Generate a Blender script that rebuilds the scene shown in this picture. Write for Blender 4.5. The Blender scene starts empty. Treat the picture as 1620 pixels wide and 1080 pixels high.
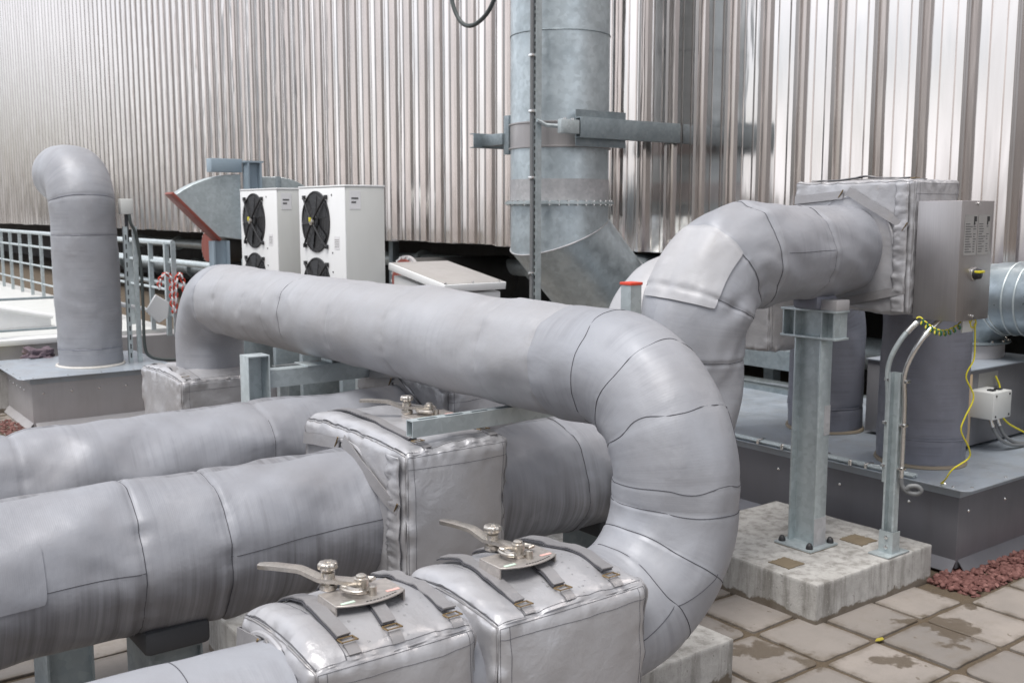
import bpy, bmesh, math, random
import numpy as np
from mathutils import Vector, Matrix, Euler
PI = math.pi
random.seed(7)
S = bpy.context.scene
C = S.collection

# ------------------------------------------------------------------ camera, world, sun, exposure
F_PX, HOR, VPL = 1600.0, 335.0, -400.0
_th = math.atan((540 - HOR) / F_PX)
_az = PI / 2 - math.atan((810 - VPL) / math.hypot(F_PX, 540 - HOR))
cd = bpy.data.cameras.new('camera'); cam = bpy.data.objects.new('camera', cd); C.objects.link(cam)
cd.sensor_width = 36.0; cd.lens = F_PX / 1620 * 36.0
cd.clip_start = 0.05; cd.clip_end = 500
cam.location = (0, 0, 2.0)
_f = Vector((math.cos(_az) * math.cos(_th), math.sin(_az) * math.cos(_th), -math.sin(_th)))
cam.rotation_euler = _f.to_track_quat('-Z', 'Y').to_euler()
cd.dof.use_dof = True; cd.dof.focus_distance = 3.6; cd.dof.aperture_fstop = 6.3
S.camera = cam

SUN_EL, SUN_AZ = math.radians(66), math.radians(200)     # azimuth of the sun seen from the scene, from +X to +Y
w = bpy.data.worlds.new('World'); S.world = w; w.use_nodes = True
nt = w.node_tree; nt.nodes.clear()
def wn(t, **k):
    n = nt.nodes.new(t)
    for a, b in k.items(): setattr(n, a, b)
    return n
out = wn('ShaderNodeOutputWorld'); bg = wn('ShaderNodeBackground'); bg.inputs['Strength'].default_value = 0.05
sky = wn('ShaderNodeTexSky', sky_type='NISHITA', sun_disc=False, sun_elevation=SUN_EL)
sky.sun_rotation = PI / 2 - SUN_AZ
sky.dust_density = 3.0; sky.air_density = 1.0
hs = wn('ShaderNodeHueSaturation'); hs.inputs['Saturation'].default_value = 0.45; hs.inputs['Value'].default_value = 1.0
tc = wn('ShaderNodeTexCoord'); mp = wn('ShaderNodeMapping'); mp.inputs['Scale'].default_value = (1, 1, 2.6)
nz = wn('ShaderNodeTexNoise'); nz.inputs['Scale'].default_value = 2.2; nz.inputs['Detail'].default_value = 6; nz.inputs['Roughness'].default_value = .55
rp = wn('ShaderNodeValToRGB'); rp.color_ramp.elements[0].position = .34; rp.color_ramp.elements[1].position = .6
mx = wn('ShaderNodeMixRGB'); mx.inputs[2].default_value = (7.3, 7.4, 7.75, 1)
L = nt.links.new
L(sky.outputs[0], hs.inputs['Color']); L(tc.outputs['Generated'], mp.inputs[0]); L(mp.outputs[0], nz.inputs['Vector'])
L(nz.outputs['Fac'], rp.inputs[0]); L(rp.outputs[0], mx.inputs[0]); L(hs.outputs[0], mx.inputs[1])
# overcast falls off towards the horizon, plus two unseen bright patches added low down for the cladding to mirror
sp = wn('ShaderNodeSeparateXYZ'); L(tc.outputs['Generated'], sp.inputs[0])
gr = wn('ShaderNodeMapRange'); gr.inputs[1].default_value = -.05; gr.inputs[2].default_value = .55; gr.inputs[3].default_value = .30; gr.inputs[4].default_value = 1.12; L(sp.outputs[2], gr.inputs[0])
dp = wn('ShaderNodeVectorMath', operation='DOT_PRODUCT'); L(tc.outputs['Generated'], dp.inputs[0]); dp.inputs[1].default_value = (-.50, .855, .14)
bk = wn('ShaderNodeMapRange', interpolation_type='SMOOTHSTEP'); bk.inputs[1].default_value = .58; bk.inputs[2].default_value = .96; bk.inputs[3].default_value = 0; bk.inputs[4].default_value = 1.45; L(dp.outputs['Value'], bk.inputs[0])
d2 = wn('ShaderNodeVectorMath', operation='DOT_PRODUCT'); L(tc.outputs['Generated'], d2.inputs[0]); d2.inputs[1].default_value = (-.12, -.985, .12)
b2 = wn('ShaderNodeMapRange', interpolation_type='SMOOTHSTEP'); b2.inputs[1].default_value = .86; b2.inputs[2].default_value = .985; b2.inputs[3].default_value = 0; b2.inputs[4].default_value = 1.3; L(d2.outputs['Value'], b2.inputs[0])
s1_ = wn('ShaderNodeMath', operation='ADD'); L(gr.outputs[0], s1_.inputs[0]); L(b2.outputs[0], s1_.inputs[1])
sm = wn('ShaderNodeMath', operation='ADD'); L(s1_.outputs[0], sm.inputs[0]); L(bk.outputs[0], sm.inputs[1])
ml = wn('ShaderNodeVectorMath', operation='SCALE'); L(mx.outputs[0], ml.inputs[0]); L(sm.outputs[0], ml.inputs['Scale'])
L(ml.outputs[0], bg.inputs['Color']); L(bg.outputs[0], out.inputs['Surface'])

sd = bpy.data.lights.new('sun', 'SUN'); sun = bpy.data.objects.new('sun', sd); C.objects.link(sun)
sd.energy = 1.5; sd.angle = math.radians(32); sd.color = (1, .97, .93)
sv = Vector((math.cos(SUN_EL) * math.cos(SUN_AZ), math.cos(SUN_EL) * math.sin(SUN_AZ), math.sin(SUN_EL)))
sun.rotation_euler = sv.to_track_quat('Z', 'Y').to_euler()
S.view_settings.view_transform = 'Standard'; S.view_settings.look = 'None'
S.view_settings.exposure = 1.2; S.view_settings.gamma = 1.0

# ------------------------------------------------------------------ materials
class Mat:
    def __init__(s, name, base, rough=.5, metal=0., spec=.5):
        s.m = bpy.data.materials.new(name); s.m.use_nodes = True
        s.t = s.m.node_tree; s.b = s.t.nodes['Principled BSDF']
        s.b.inputs['Base Color'].default_value = (*base, 1); s.b.inputs['Roughness'].default_value = rough
        s.b.inputs['Metallic'].default_value = metal; s.b.inputs['Specular IOR Level'].default_value = spec
        s.base = base; s.col = None; s.h = None
    def n(s, t, **k):
        x = s.t.nodes.new(t)
        for a, b in k.items(): setattr(x, a, b)
        return x
    def l(s, a, b): s.t.links.new(a, b)
    def coord(s, kind='Object', scale=(1, 1, 1), rot=(0, 0, 0)):
        c = s.n('ShaderNodeTexCoord'); m = s.n('ShaderNodeMapping')
        m.inputs['Scale'].default_value = scale; m.inputs['Rotation'].default_value = rot
        if kind == 'UV':
            u = s.n('ShaderNodeUVMap'); s.l(u.outputs[0], m.inputs[0])
        elif kind == 'World':
            g = s.n('ShaderNodeNewGeometry'); s.l(g.outputs['Position'], m.inputs[0])
        else: s.l(c.outputs[kind], m.inputs[0])
        return m.outputs[0]
    def noise(s, vec, scale, detail=4, rough=.55, lo=.35, hi=.65, dist=0.):
        x = s.n('ShaderNodeTexNoise'); x.inputs['Scale'].default_value = scale; x.inputs['Detail'].default_value = detail
        x.inputs['Roughness'].default_value = rough; x.inputs['Distortion'].default_value = dist
        s.l(vec, x.inputs['Vector'])
        r = s.n('ShaderNodeMapRange'); r.inputs[1].default_value = lo; r.inputs[2].default_value = hi
        s.l(x.outputs['Fac'], r.inputs[0]); return r.outputs[0]
    def mixc(s, fac, col, blend='MIX', amt=1.0):
        "layer col over the present colour"
        x = s.n('ShaderNodeMixRGB', blend_type=blend)
        if amt != 1.0:
            q = s.n('ShaderNodeMath', operation='MULTIPLY'); s.l(fac, q.inputs[0]); q.inputs[1].default_value = amt; fac = q.outputs[0]
        s.l(fac, x.inputs[0])
        if s.col is None: x.inputs[1].default_value = (*s.base, 1)
        else: s.l(s.col, x.inputs[1])
        x.inputs[2].default_value = (*col, 1); s.col = x.outputs[0]; s.l(s.col, s.b.inputs['Base Color']); return s
    def rough(s, fac, a, b):
        r = s.n('ShaderNodeMapRange'); r.inputs[3].default_value = a; r.inputs[4].default_value = b
        s.l(fac, r.inputs[0]); s.l(r.outputs[0], s.b.inputs['Roughness']); return s
    def bump(s, fac, strength, dist=.01):
        x = s.n('ShaderNodeBump'); x.inputs['Strength'].default_value = strength; x.inputs['Distance'].default_value = dist
        s.l(fac, x.inputs['Height'])
        if s.h is not None: s.l(s.h, x.inputs['Normal'])
        s.h = x.outputs[0]; s.l(s.h, s.b.inputs['Normal']); return s

def fabric(name, base, metal=.22, rough=.5, grime=0., streak=.55, weave=.25):
    m = Mat(name, base, rough, metal)
    ob = m.coord('World', (1, 1, 1))
    uv = m.coord('UV', (42, .55, 1)); k1 = m.noise(uv, 1.0, 5, .6, .46, .74); k2 = m.noise(m.coord('UV', (1.6, 5, 1)), 1.3, 3, .55, .44, .60)
    q = m.n('ShaderNodeMath', operation='MULTIPLY'); m.l(k1, q.inputs[0]); m.l(k2, q.inputs[1])
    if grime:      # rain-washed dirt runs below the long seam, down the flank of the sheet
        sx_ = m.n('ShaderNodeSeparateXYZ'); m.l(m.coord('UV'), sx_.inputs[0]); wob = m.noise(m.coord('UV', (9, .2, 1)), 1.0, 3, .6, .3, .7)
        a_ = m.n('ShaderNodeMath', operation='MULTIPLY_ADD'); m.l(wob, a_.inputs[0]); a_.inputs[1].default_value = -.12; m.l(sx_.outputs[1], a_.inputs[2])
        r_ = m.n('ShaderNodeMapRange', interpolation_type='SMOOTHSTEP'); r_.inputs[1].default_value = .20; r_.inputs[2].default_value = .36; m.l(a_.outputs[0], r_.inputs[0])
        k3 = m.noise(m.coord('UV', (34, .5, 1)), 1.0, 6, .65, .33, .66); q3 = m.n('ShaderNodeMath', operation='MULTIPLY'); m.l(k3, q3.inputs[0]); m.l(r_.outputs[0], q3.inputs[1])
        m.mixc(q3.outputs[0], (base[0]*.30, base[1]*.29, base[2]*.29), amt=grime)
    m.mixc(q.outputs[0], (base[0]*.30, base[1]*.29, base[2]*.30), amt=min(1, streak*1.5))
    m.mixc(m.noise(m.coord('UV', (2.2, 7, 1)), 2.2, 6, .7, .62, .76), (base[0]*.72, base[1]*.67, base[2]*.60), amt=.35)
    big = m.noise(ob, 2.6, 5, .6, .4, .75); m.mixc(big, (base[0]*.78, base[1]*.74, base[2]*.70), amt=.55)
    m.mixc(m.noise(ob, 7.5, 4, .6, .6, .85), (base[0]*1.3, base[1]*1.28, base[2]*1.25), amt=.5)
    m.rough(m.noise(ob, 5, 4, .5, .3, .7), rough-.08, rough+.14)
    m.bump(m.noise(ob, 7, 3, .5, .3, .7, .8), .07, .02)
    m.bump(m.noise(ob, 26, 3, .5, .3, .7), .12, .004)
    wv = m.n('ShaderNodeTexWave', wave_type='BANDS', bands_direction='X'); wv.inputs['Scale'].default_value = 52; wv.inputs['Distortion'].default_value = .6
    m.l(m.coord('UV'), wv.inputs['Vector']); m.bump(wv.outputs['Fac'], weave, .0012)
    return m.m

def cover_fabric(name, base, metal=.42, rough=.40):
    m = Mat(name, base, rough, metal)
    ob = m.coord('World')
    m.mixc(m.noise(ob, 3.5, 5, .6, .45, .75), (base[0]*.8, base[1]*.76, base[2]*.72), amt=.6)
    m.mixc(m.noise(ob, 6, 5, .65, .66, .8), (.42, .33, .24), amt=.28)
    m.rough(m.noise(ob, 9, 4, .5, .3, .7), rough-.1, rough+.12)
    m.bump(m.noise(ob, 15, 3, .55, .3, .7, 1.0), .10, .010)
    m.bump(m.noise(ob, 40, 3, .6, .3, .7), .14, .004)
    m.bump(m.noise(ob, 420, 2, .5, .3, .7), .12, .0008)
    return m.m

def galv(name, base=(.42, .47, .485), rough=.42, metal=.5, scale=38):
    m = Mat(name, base, rough, metal)
    ob = m.coord('Object'); v = m.n('ShaderNodeTexVoronoi'); v.inputs['Scale'].default_value = scale; m.l(ob, v.inputs['Vector'])
    bw = m.n('ShaderNodeSeparateColor'); m.l(v.outputs['Color'], bw.inputs[0])
    m.mixc(bw.outputs[0], (base[0]*1.35, base[1]*1.33, base[2]*1.33), amt=.6)
    m.mixc(m.noise(ob, 4, 5, .6, .45, .75), (base[0]*.72, base[1]*.73, base[2]*.74), amt=.7)
    m.rough(m.noise(ob, 12, 4, .5, .3, .7), rough-.1, rough+.15)
    return m.m

def paint(name, base, rough=.45, metal=0., dirt=.3, dirtcol=None, bumpy=.05):
    m = Mat(name, base, rough, metal)
    dc = dirtcol or (base[0]*.6, base[1]*.57, base[2]*.52)
    ob = m.coord('World', (1, 1, .35)); m.mixc(m.noise(ob, 4.5, 6, .65, .45, .75), dc, amt=dirt)
    ob2 = m.coord('World', (9, 9, .6)); m.mixc(m.noise(ob2, 2, 4, .6, .55, .8), dc, amt=dirt*.7)
    m.rough(m.noise(ob, 8, 4, .5, .3, .7), max(.05, rough-.08), rough+.12)
    if bumpy: m.bump(m.noise(ob2, 3, 2, .5, .3, .7), bumpy, .004)
    return m.m

M = {}
M['jacket'] = fabric('grey_coated_fabric', (.297, .306, .338), streak=.3, weave=.1)
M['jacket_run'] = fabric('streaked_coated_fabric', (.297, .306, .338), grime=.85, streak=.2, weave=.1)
M['jacket_pale'] = fabric('pale_coated_fabric', (.42, .425, .45), metal=.1, streak=.1, weave=.06)
M['jacket_rib'] = fabric('ribbed_coated_fabric', (.37, .376, .402), streak=.12, weave=.5)
M['jacket_blue'] = fabric('bluish_coated_fabric', (.32, .331, .364), streak=.2, weave=.06)
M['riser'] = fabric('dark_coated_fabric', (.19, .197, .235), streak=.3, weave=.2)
M['cover'] = cover_fabric('silver_cover_fabric', (.42, .42, .44))
M['strap'] = cover_fabric('strap_fabric', (.29, .285, .295), metal=.4, rough=.45)
M['thread'] = Mat('dark_thread', (.055, .055, .065), .8).m
M['stitch'] = Mat('grey_stitching', (.10, .10, .11), .8).m
M['velcro'] = Mat('purple_velcro', (.10, .07, .13), .95).m
M['steel'] = galv('cast_stainless', (.50, .47, .43), .33, .95, 160)
M['stainless'] = None
m = Mat('brushed_stainless', (.42, .40, .40), .3, .9)
o = m.coord('Object', (60, 60, 1.2)); m.mixc(m.noise(o, 3, 3, .5, .3, .7), (.34, .325, .325), amt=.5)
m.rough(m.noise(m.coord('Object'), 4, 5, .6, .3, .7), .34, .52); M['stainless'] = m.m
M['bracket_steel'] = galv('satin_bracket_steel', (.40, .375, .355), .46, .65, 90)
M['galv'] = galv('galvanised_steel')
M['galv_duct'] = galv('galvanised_duct', (.47, .53, .56), .40, .7, 26)
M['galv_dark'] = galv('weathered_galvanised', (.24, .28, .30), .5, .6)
M['galv_mid'] = galv('mid_galvanised_duct', (.25, .29, .315), .36, .7, 26)
M['zinc'] = galv('zinc_primer_band', (.40, .40, .41), .55, .3)
M['bright'] = Mat('bright_zinc', (.75, .75, .74), .22, 1.).m
M['brass'] = Mat('brass_rust', (.24, .17, .09), .45, .8).m
M['black'] = Mat('black_plastic', (.02, .02, .022), .45).m
M['cable'] = Mat('grey_cable', (.16, .165, .17), .5).m
M['hose'] = Mat('dark_hose', (.05, .06, .06), .5).m
M['yellow'] = Mat('yellow_wire', (.62, .55, .03), .45).m
M['green'] = Mat('green_stripe', (.03, .16, .08), .5).m
M['white'] = paint('white_paint', (.76, .77, .78), .4, dirt=.12)
M['ac_side'] = paint('pale_grey_paint', (.55, .56, .55), .42, dirt=.1)
M['red'] = paint('oxide_red', (.22, .05, .035), .6)
M['redcap'] = Mat('red_cap', (.62, .06, .03), .5).m
M['blue_steel'] = paint('blue_grey_paint', (.27, .34, .40), .5, dirt=.15)
M['plate'] = paint('grey_blue_sheet', (.33, .37, .42), .36, .25, dirt=.35, dirtcol=(.25, .23, .20))
M['curb'] = paint('dark_grey_sheet', (.155, .155, .172), .42, .25, dirt=.25)
M['lid_grey'] = paint('lid_grey', (.36, .345, .335), .45, .1, dirt=.3)
M['mid_sheet'] = paint('mid_grey_sheet', (.20, .20, .215), .42, .2, dirt=.35)
M['curb_pale'] = paint('grey_sheet', (.40, .39, .40), .45, .15, dirt=.25)
M['rubber'] = Mat('dark_rubber', (.045, .047, .052), .7).m
M['label'] = Mat('grey_label', (.34, .335, .33), .5, .3).m
M['ink'] = Mat('label_ink', (.10, .10, .105), .6).m
M['paper'] = Mat('white_label', (.72, .72, .74), .6).m
M['sticker_red'] = Mat('red_sticker', (.72, .42, .38), .5).m
M['sticker_green'] = Mat('green_sticker', (.55, .70, .58), .5).m
M['wood'] = paint('pine_board', (.50, .38, .25), .7)
M['dark'] = paint('near_black_steel', (.05, .048, .046), .7)  # plain near-black for the gap surfaces, hatch stand and stub barrels
M['mortar'] = paint('brown_mortar', (.17, .135, .09), .85, dirt=.6, dirtcol=(.08, .06, .04))
M['silicone'] = paint('white_sealant', (.62, .60, .57), .5, dirt=.5)
M['brownseal'] = paint('brown_sealant', (.24, .20, .15), .6)

# concrete
m = Mat('concrete', (.44, .43, .415), .8)
ob = m.coord('World'); m.mixc(m.noise(ob, 5, 8, .7, .42, .72), (.20, .19, .175), amt=.7)
m.mixc(m.noise(m.coord('World', (14, 14, 1.6)), 1.2, 5, .65, .45, .70), (.13, .12, .105), amt=.75)
m.mixc(m.noise(ob, 60, 3, .6, .62, .75), (.50, .49, .47), amt=.6); m.mixc(m.noise(ob, 45, 3, .6, .64, .72), (.08, .075, .07), amt=.6)
sz = m.n('ShaderNodeSeparateXYZ'); g = m.n('ShaderNodeNewGeometry'); m.l(g.outputs['Position'], sz.inputs[0])
ad = m.n('ShaderNodeMath', operation='MULTIPLY_ADD'); m.l(m.noise(ob, 9, 4, .6, .3, .7), ad.inputs[0]); ad.inputs[1].default_value = -.05; m.l(sz.outputs[2], ad.inputs[2])
r = m.n('ShaderNodeMapRange'); r.inputs[1].default_value = .0; r.inputs[2].default_value = .012; r.inputs[3].default_value = 1; r.inputs[4].default_value = 0
m.l(ad.outputs[0], r.inputs[0]); m.mixc(r.outputs[0], (.10, .075, .05), amt=.85)      # damp tide mark along the foot
m.bump(m.noise(ob, 90, 4, .7, .3, .7), .3, .004); M['concrete'] = m.m

m = Mat('paver_concrete', (.30, .268, .243), .75)
ob = m.coord('World'); m.mixc(m.noise(ob, 3, 6, .65, .4, .7), (.205, .187, .172), amt=.7)
rnd = m.n('ShaderNodeAttribute'); rnd.attribute_name = 'tone'; m.mixc(rnd.outputs['Fac'], (.165, .152, .142), amt=.8)
m.mixc(m.noise(ob, 55, 4, .7, .58, .75), (.24, .21, .18), amt=.5)
eg = m.n('ShaderNodeAttribute'); eg.attribute_name = 'edge'; eq = m.n('ShaderNodeMath', operation='MULTIPLY'); m.l(eg.outputs['Fac'], eq.inputs[0]); m.l(m.noise(ob, 6, 6, .7, .38, .62), eq.inputs[1])
m.mixc(eq.outputs[0], (.115, .092, .068), amt=.8)      # dirt washed to the joints
wet = m.noise(ob, 2.6, 7, .62, .562, .597); m.mixc(wet, (.105, .083, .06), amt=.88)
m.mixc(m.noise(ob, 5.5, 7, .75, .52, .72), (.17, .145, .115), amt=.45)
spot = m.noise(ob, 17, 2, .5, .72, .735); m.mixc(spot, (.13, .105, .08), amt=.8)
m.rough(wet, .75, .38); m.bump(m.noise(ob, 120, 3, .7, .3, .7), .25, .003); M['paver'] = m.m
m = Mat('joint_sand', (.10, .074, .048), .9); ob = m.coord('World'); m.mixc(m.noise(ob, 9, 6, .7, .4, .7), (.085, .065, .045)); m.mixc(m.noise(ob, 80, 3, .7, .6, .75), (.3, .24, .17), amt=.6)
m.bump(m.noise(ob, 70, 4, .7, .3, .7), .5, .006); M['sand'] = m.m
m = Mat('red_gravel', (.11, .042, .036), .8); rnd = m.n('ShaderNodeAttribute'); rnd.attribute_name = 'tone'; m.mixc(rnd.outputs['Fac'], (.21, .10, .088)); M['gravel'] = m.m

# mirror cladding
m = Mat('mirror_stainless', (.78, .735, .71), .12, 1.0)
o = m.coord('World', (1, 1, .12)); m.mixc(m.noise(m.coord('World', (3, 3, .3)), 2, 5, .6, .45, .8), (.70, .645, .62), amt=.5)
m.rough(m.noise(o, 6, 4, .5, .3, .7), .07, .18)
m.bump(m.noise(m.coord('World', (2.2, 2.2, .35)), 3.2, 2, .5, .2, .8), .2, .012)
M['clad'] = m.m

# ------------------------------------------------------------------ noise (vectorised)
_perm = np.random.RandomState(3).permutation(256); _grad = np.random.RandomState(4).uniform(-1, 1, 256)
def vnoise(P, seed=0):
    P = np.asarray(P, float) + seed * 17.31; i = np.floor(P).astype(int); f = P - i; u = f*f*f*(f*(f*6-15)+10)
    def h(a, b, c): return _grad[_perm[(_perm[(_perm[a & 255] + b) & 255] + c) & 255]]
    x, y, z = i[..., 0], i[..., 1], i[..., 2]; r = 0
    for dx in (0, 1):
        for dy in (0, 1):
            for dz in (0, 1):
                wt = (u[..., 0] if dx else 1-u[..., 0]) * (u[..., 1] if dy else 1-u[..., 1]) * (u[..., 2] if dz else 1-u[..., 2])
                r = r + wt * h(x+dx, y+dy, z+dz)
    return r
def fbm(P, seed=0, o=3):
    P = np.asarray(P, float); r = 0; a = 1.
    for k in range(o): r = r + a * vnoise(P * 2**k, seed + k); a *= .5
    return r

# ------------------------------------------------------------------ object helpers
def link(o, parent=None):
    C.objects.link(o)
    if parent is not None: o.parent = parent
    return o
def tag(o, label=None, cat=None, group=None, kind=None):
    if label: o['label'] = label
    if cat: o['category'] = cat
    if group: o['group'] = group
    if kind: o['kind'] = kind
    return o
def thing(name, label, cat, loc=(0, 0, 0), rz=0, group=None):
    o = bpy.data.objects.new(name, None); o.empty_display_size = .1; link(o); o.location = loc; o.rotation_euler = (0, 0, rz)
    return tag(o, label, cat, group)
def finish(me, mat, name, parent=None, smooth=True, ang=38):
    me.materials.append(M[mat] if isinstance(mat, str) else mat)
    if smooth:
        me.polygons.foreach_set('use_smooth', [True] * len(me.polygons)); me.set_sharp_from_angle(angle=math.radians(ang))
    o = bpy.data.objects.new(name, me); return link(o, parent)
def np_mesh(name, V, Fc, mat, parent=None, uv=None, smooth=True, ang=38):
    me = bpy.data.meshes.new(name); me.from_pydata(np.asarray(V).tolist(), [], np.asarray(Fc).tolist() if not isinstance(Fc, list) else Fc)
    if uv is not None:
        ul = me.uv_layers.new(name='UVMap'); li = np.empty(len(me.loops), int); me.loops.foreach_get('vertex_index', li)
        ul.data.foreach_set('uv', np.asarray(uv)[li].ravel())
    return finish(me, mat, name, parent, smooth, ang)

class MB:
    def __init__(s): s.bm = bmesh.new()
    def _bev(s, vs, b, seg=2):
        if b > 0:
            es = list({e for v in vs for e in v.link_edges})
            bmesh.ops.bevel(s.bm, geom=es, offset=b, segments=seg, affect='EDGES', profile=.5, clamp_overlap=True)
    def box(s, a, b, bev=.0, mtx=None):
        x0, y0, z0 = a; x1, y1, z1 = b
        vs = [s.bm.verts.new((x, y, z)) for x in (x0, x1) for y in (y0, y1) for z in (z0, z1)]
        for q in ((0, 1, 3, 2), (4, 6, 7, 5), (0, 4, 5, 1), (2, 3, 7, 6), (0, 2, 6, 4), (1, 5, 7, 3)): s.bm.faces.new([vs[i] for i in q])
        if mtx is not None: bmesh.ops.transform(s.bm, matrix=mtx, verts=vs)
        s._bev(vs, bev); return s
    def prism(s, poly, d, axis='z', bev=0., mtx=None):
        "polygon (2-D) extruded from d[0] to d[1] along axis"
        def P(u, v, t): return {'z': (u, v, t), 'y': (u, t, v), 'x': (t, u, v)}[axis]
        lo = [s.bm.verts.new(P(u, v, d[0])) for u, v in poly]; hi = [s.bm.verts.new(P(u, v, d[1])) for u, v in poly]
        n = len(poly); fs = [s.bm.faces.new(lo[::-1]), s.bm.faces.new(hi)]
        for i in range(n): fs.append(s.bm.faces.new((lo[i], lo[(i+1) % n], hi[(i+1) % n], hi[i])))
        if mtx is not None: bmesh.ops.transform(s.bm, matrix=mtx, verts=lo+hi)
        bmesh.ops.recalc_face_normals(s.bm, faces=fs); s._bev(lo+hi, bev, 1); return s
    def lathe(s, prof, n=32, at=(0, 0, 0), mtx=None, lobes=0, amp=0.):
        rings = []; allv = []
        for r, z in prof:
            ring = []
            for k in range(n):
                t = 2*PI*k/n; rr = r*(1 + (amp*math.cos(lobes*t) if lobes else 0)); ring.append(s.bm.verts.new((at[0]+rr*math.cos(t), at[1]+rr*math.sin(t), at[2]+z)))
            rings.append(ring); allv += ring
        for a, b in zip(rings, rings[1:]):
            for k in range(n): s.bm.faces.new((a[k], a[(k+1) % n], b[(k+1) % n], b[k]))
        s.bm.faces.new(rings[0][::-1]); s.bm.faces.new(rings[-1])
        if mtx is not None: bmesh.ops.transform(s.bm, matrix=mtx, verts=allv)
        return s
    def cyl(s, a, b, r, n=20, r2=None):
        a = Vector(a); b = Vector(b); d = b - a; q = d.to_track_quat('Z', 'Y').to_matrix().to_4x4(); q.translation = a
        return s.lathe([(r, 0), (r if r2 is None else r2, d.length)], n, mtx=q)
    def tube(s, pts, r, n=10, caps=True, closed=False):
        P = [Vector(p) for p in pts]; m = len(P); rings = []; N = None
        for i in range(m):
            if closed: T = (P[(i+1) % m] - P[i-1]).normalized()
            else: T = (P[min(i+1, m-1)] - P[max(i-1, 0)]).normalized()
            if N is None: N = T.orthogonal().normalized()
            N = (N - T*N.dot(T)); N = N.normalized() if N.length > 1e-6 else T.orthogonal().normalized()
            B = T.cross(N)
            rings.append([s.bm.verts.new(P[i] + (N*math.cos(2*PI*k/n) + B*math.sin(2*PI*k/n))*r) for k in range(n)])
        for i in range(m if closed else m-1):
            a, b = rings[i], rings[(i+1) % m]
            for k in range(n): s.bm.faces.new((a[k], a[(k+1) % n], b[(k+1) % n], b[k]))
        if caps and not closed: s.bm.faces.new(rings[0][::-1]); s.bm.faces.new(rings[-1])
        return s
    def ribbon(s, pts, nrm, wid, th):
        "flat strap through pts; nrm = outward normals"
        P = [Vector(p) for p in pts]; m = len(P); rings = []
        for i in range(m):
            T = (P[min(i+1, m-1)] - P[max(i-1, 0)]).normalized(); N = Vector(nrm[i]); N = (N - T*N.dot(T)).normalized(); B = T.cross(N)
            rings.append([s.bm.verts.new(P[i] + B*a*wid/2 + N*c*th/2) for a, c in ((-1, -1), (1, -1), (1, 1), (-1, 1))])
        for a, b in zip(rings, rings[1:]):
            for k in range(4): s.bm.faces.new((a[k], a[(k+1) % 4], b[(k+1) % 4], b[k]))
        s.bm.faces.new(rings[0][::-1]); s.bm.faces.new(rings[-1]); return s
    def build(s, name, mat, parent=None, smooth=True, ang=38):
        bmesh.ops.recalc_face_normals(s.bm, faces=s.bm.faces[:])
        me = bpy.data.meshes.new(name); s.bm.to_mesh(me); s.bm.free(); return finish(me, mat, name, parent, smooth, ang)
def copy_tree(o, parent=None):
    c = o.copy(); C.objects.link(c); c.parent = parent
    for ch in [x for x in bpy.data.objects if x.parent == o]: copy_tree(ch, c)
    return c
def smooth_path(pts, n=8):
    "Catmull-Rom"
    P = [Vector(p) for p in pts]; P = [P[0]*2 - P[1]] + P + [P[-1]*2 - P[-2]]; r = []
    for i in range(1, len(P)-2):
        for k in range(n):
            t = k/n; a, b, c, d = P[i-1], P[i], P[i+1], P[i+2]
            r.append(.5*((2*b) + (c-a)*t + (2*a-5*b+4*c-d)*t*t + (3*b-a-3*c+d)*t**3))
    return r + [P[-2]]

# ------------------------------------------------------------------ insulated pipes
def centerline(pts, R, ds=.012):
    P = [np.array(p, float) for p in pts]; out = [P[0]]
    def line(a, b):
        n = max(1, int(np.linalg.norm(b-a)/ds)); return [a + (b-a)*k/n for k in range(1, n+1)]
    for i in range(1, len(P)-1):
        u = P[i]-P[i-1]; u /= np.linalg.norm(u); v = P[i+1]-P[i]; v /= np.linalg.norm(v)
        rr = R[i-1]; ang = math.acos(np.clip(u@v, -1, 1)); tl = rr*math.tan(ang/2)
        a = P[i]-u*tl; out += line(out[-1], a); nn = v-u*(u@v); nn /= np.linalg.norm(nn); c = a+nn*rr
        n = max(4, int(rr*ang/ds))
        out += [c - nn*rr*math.cos(ang*k/n) + u*rr*math.sin(ang*k/n) for k in range(1, n+1)]
    out += line(out[-1], P[-1]); return np.array(out)

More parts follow.
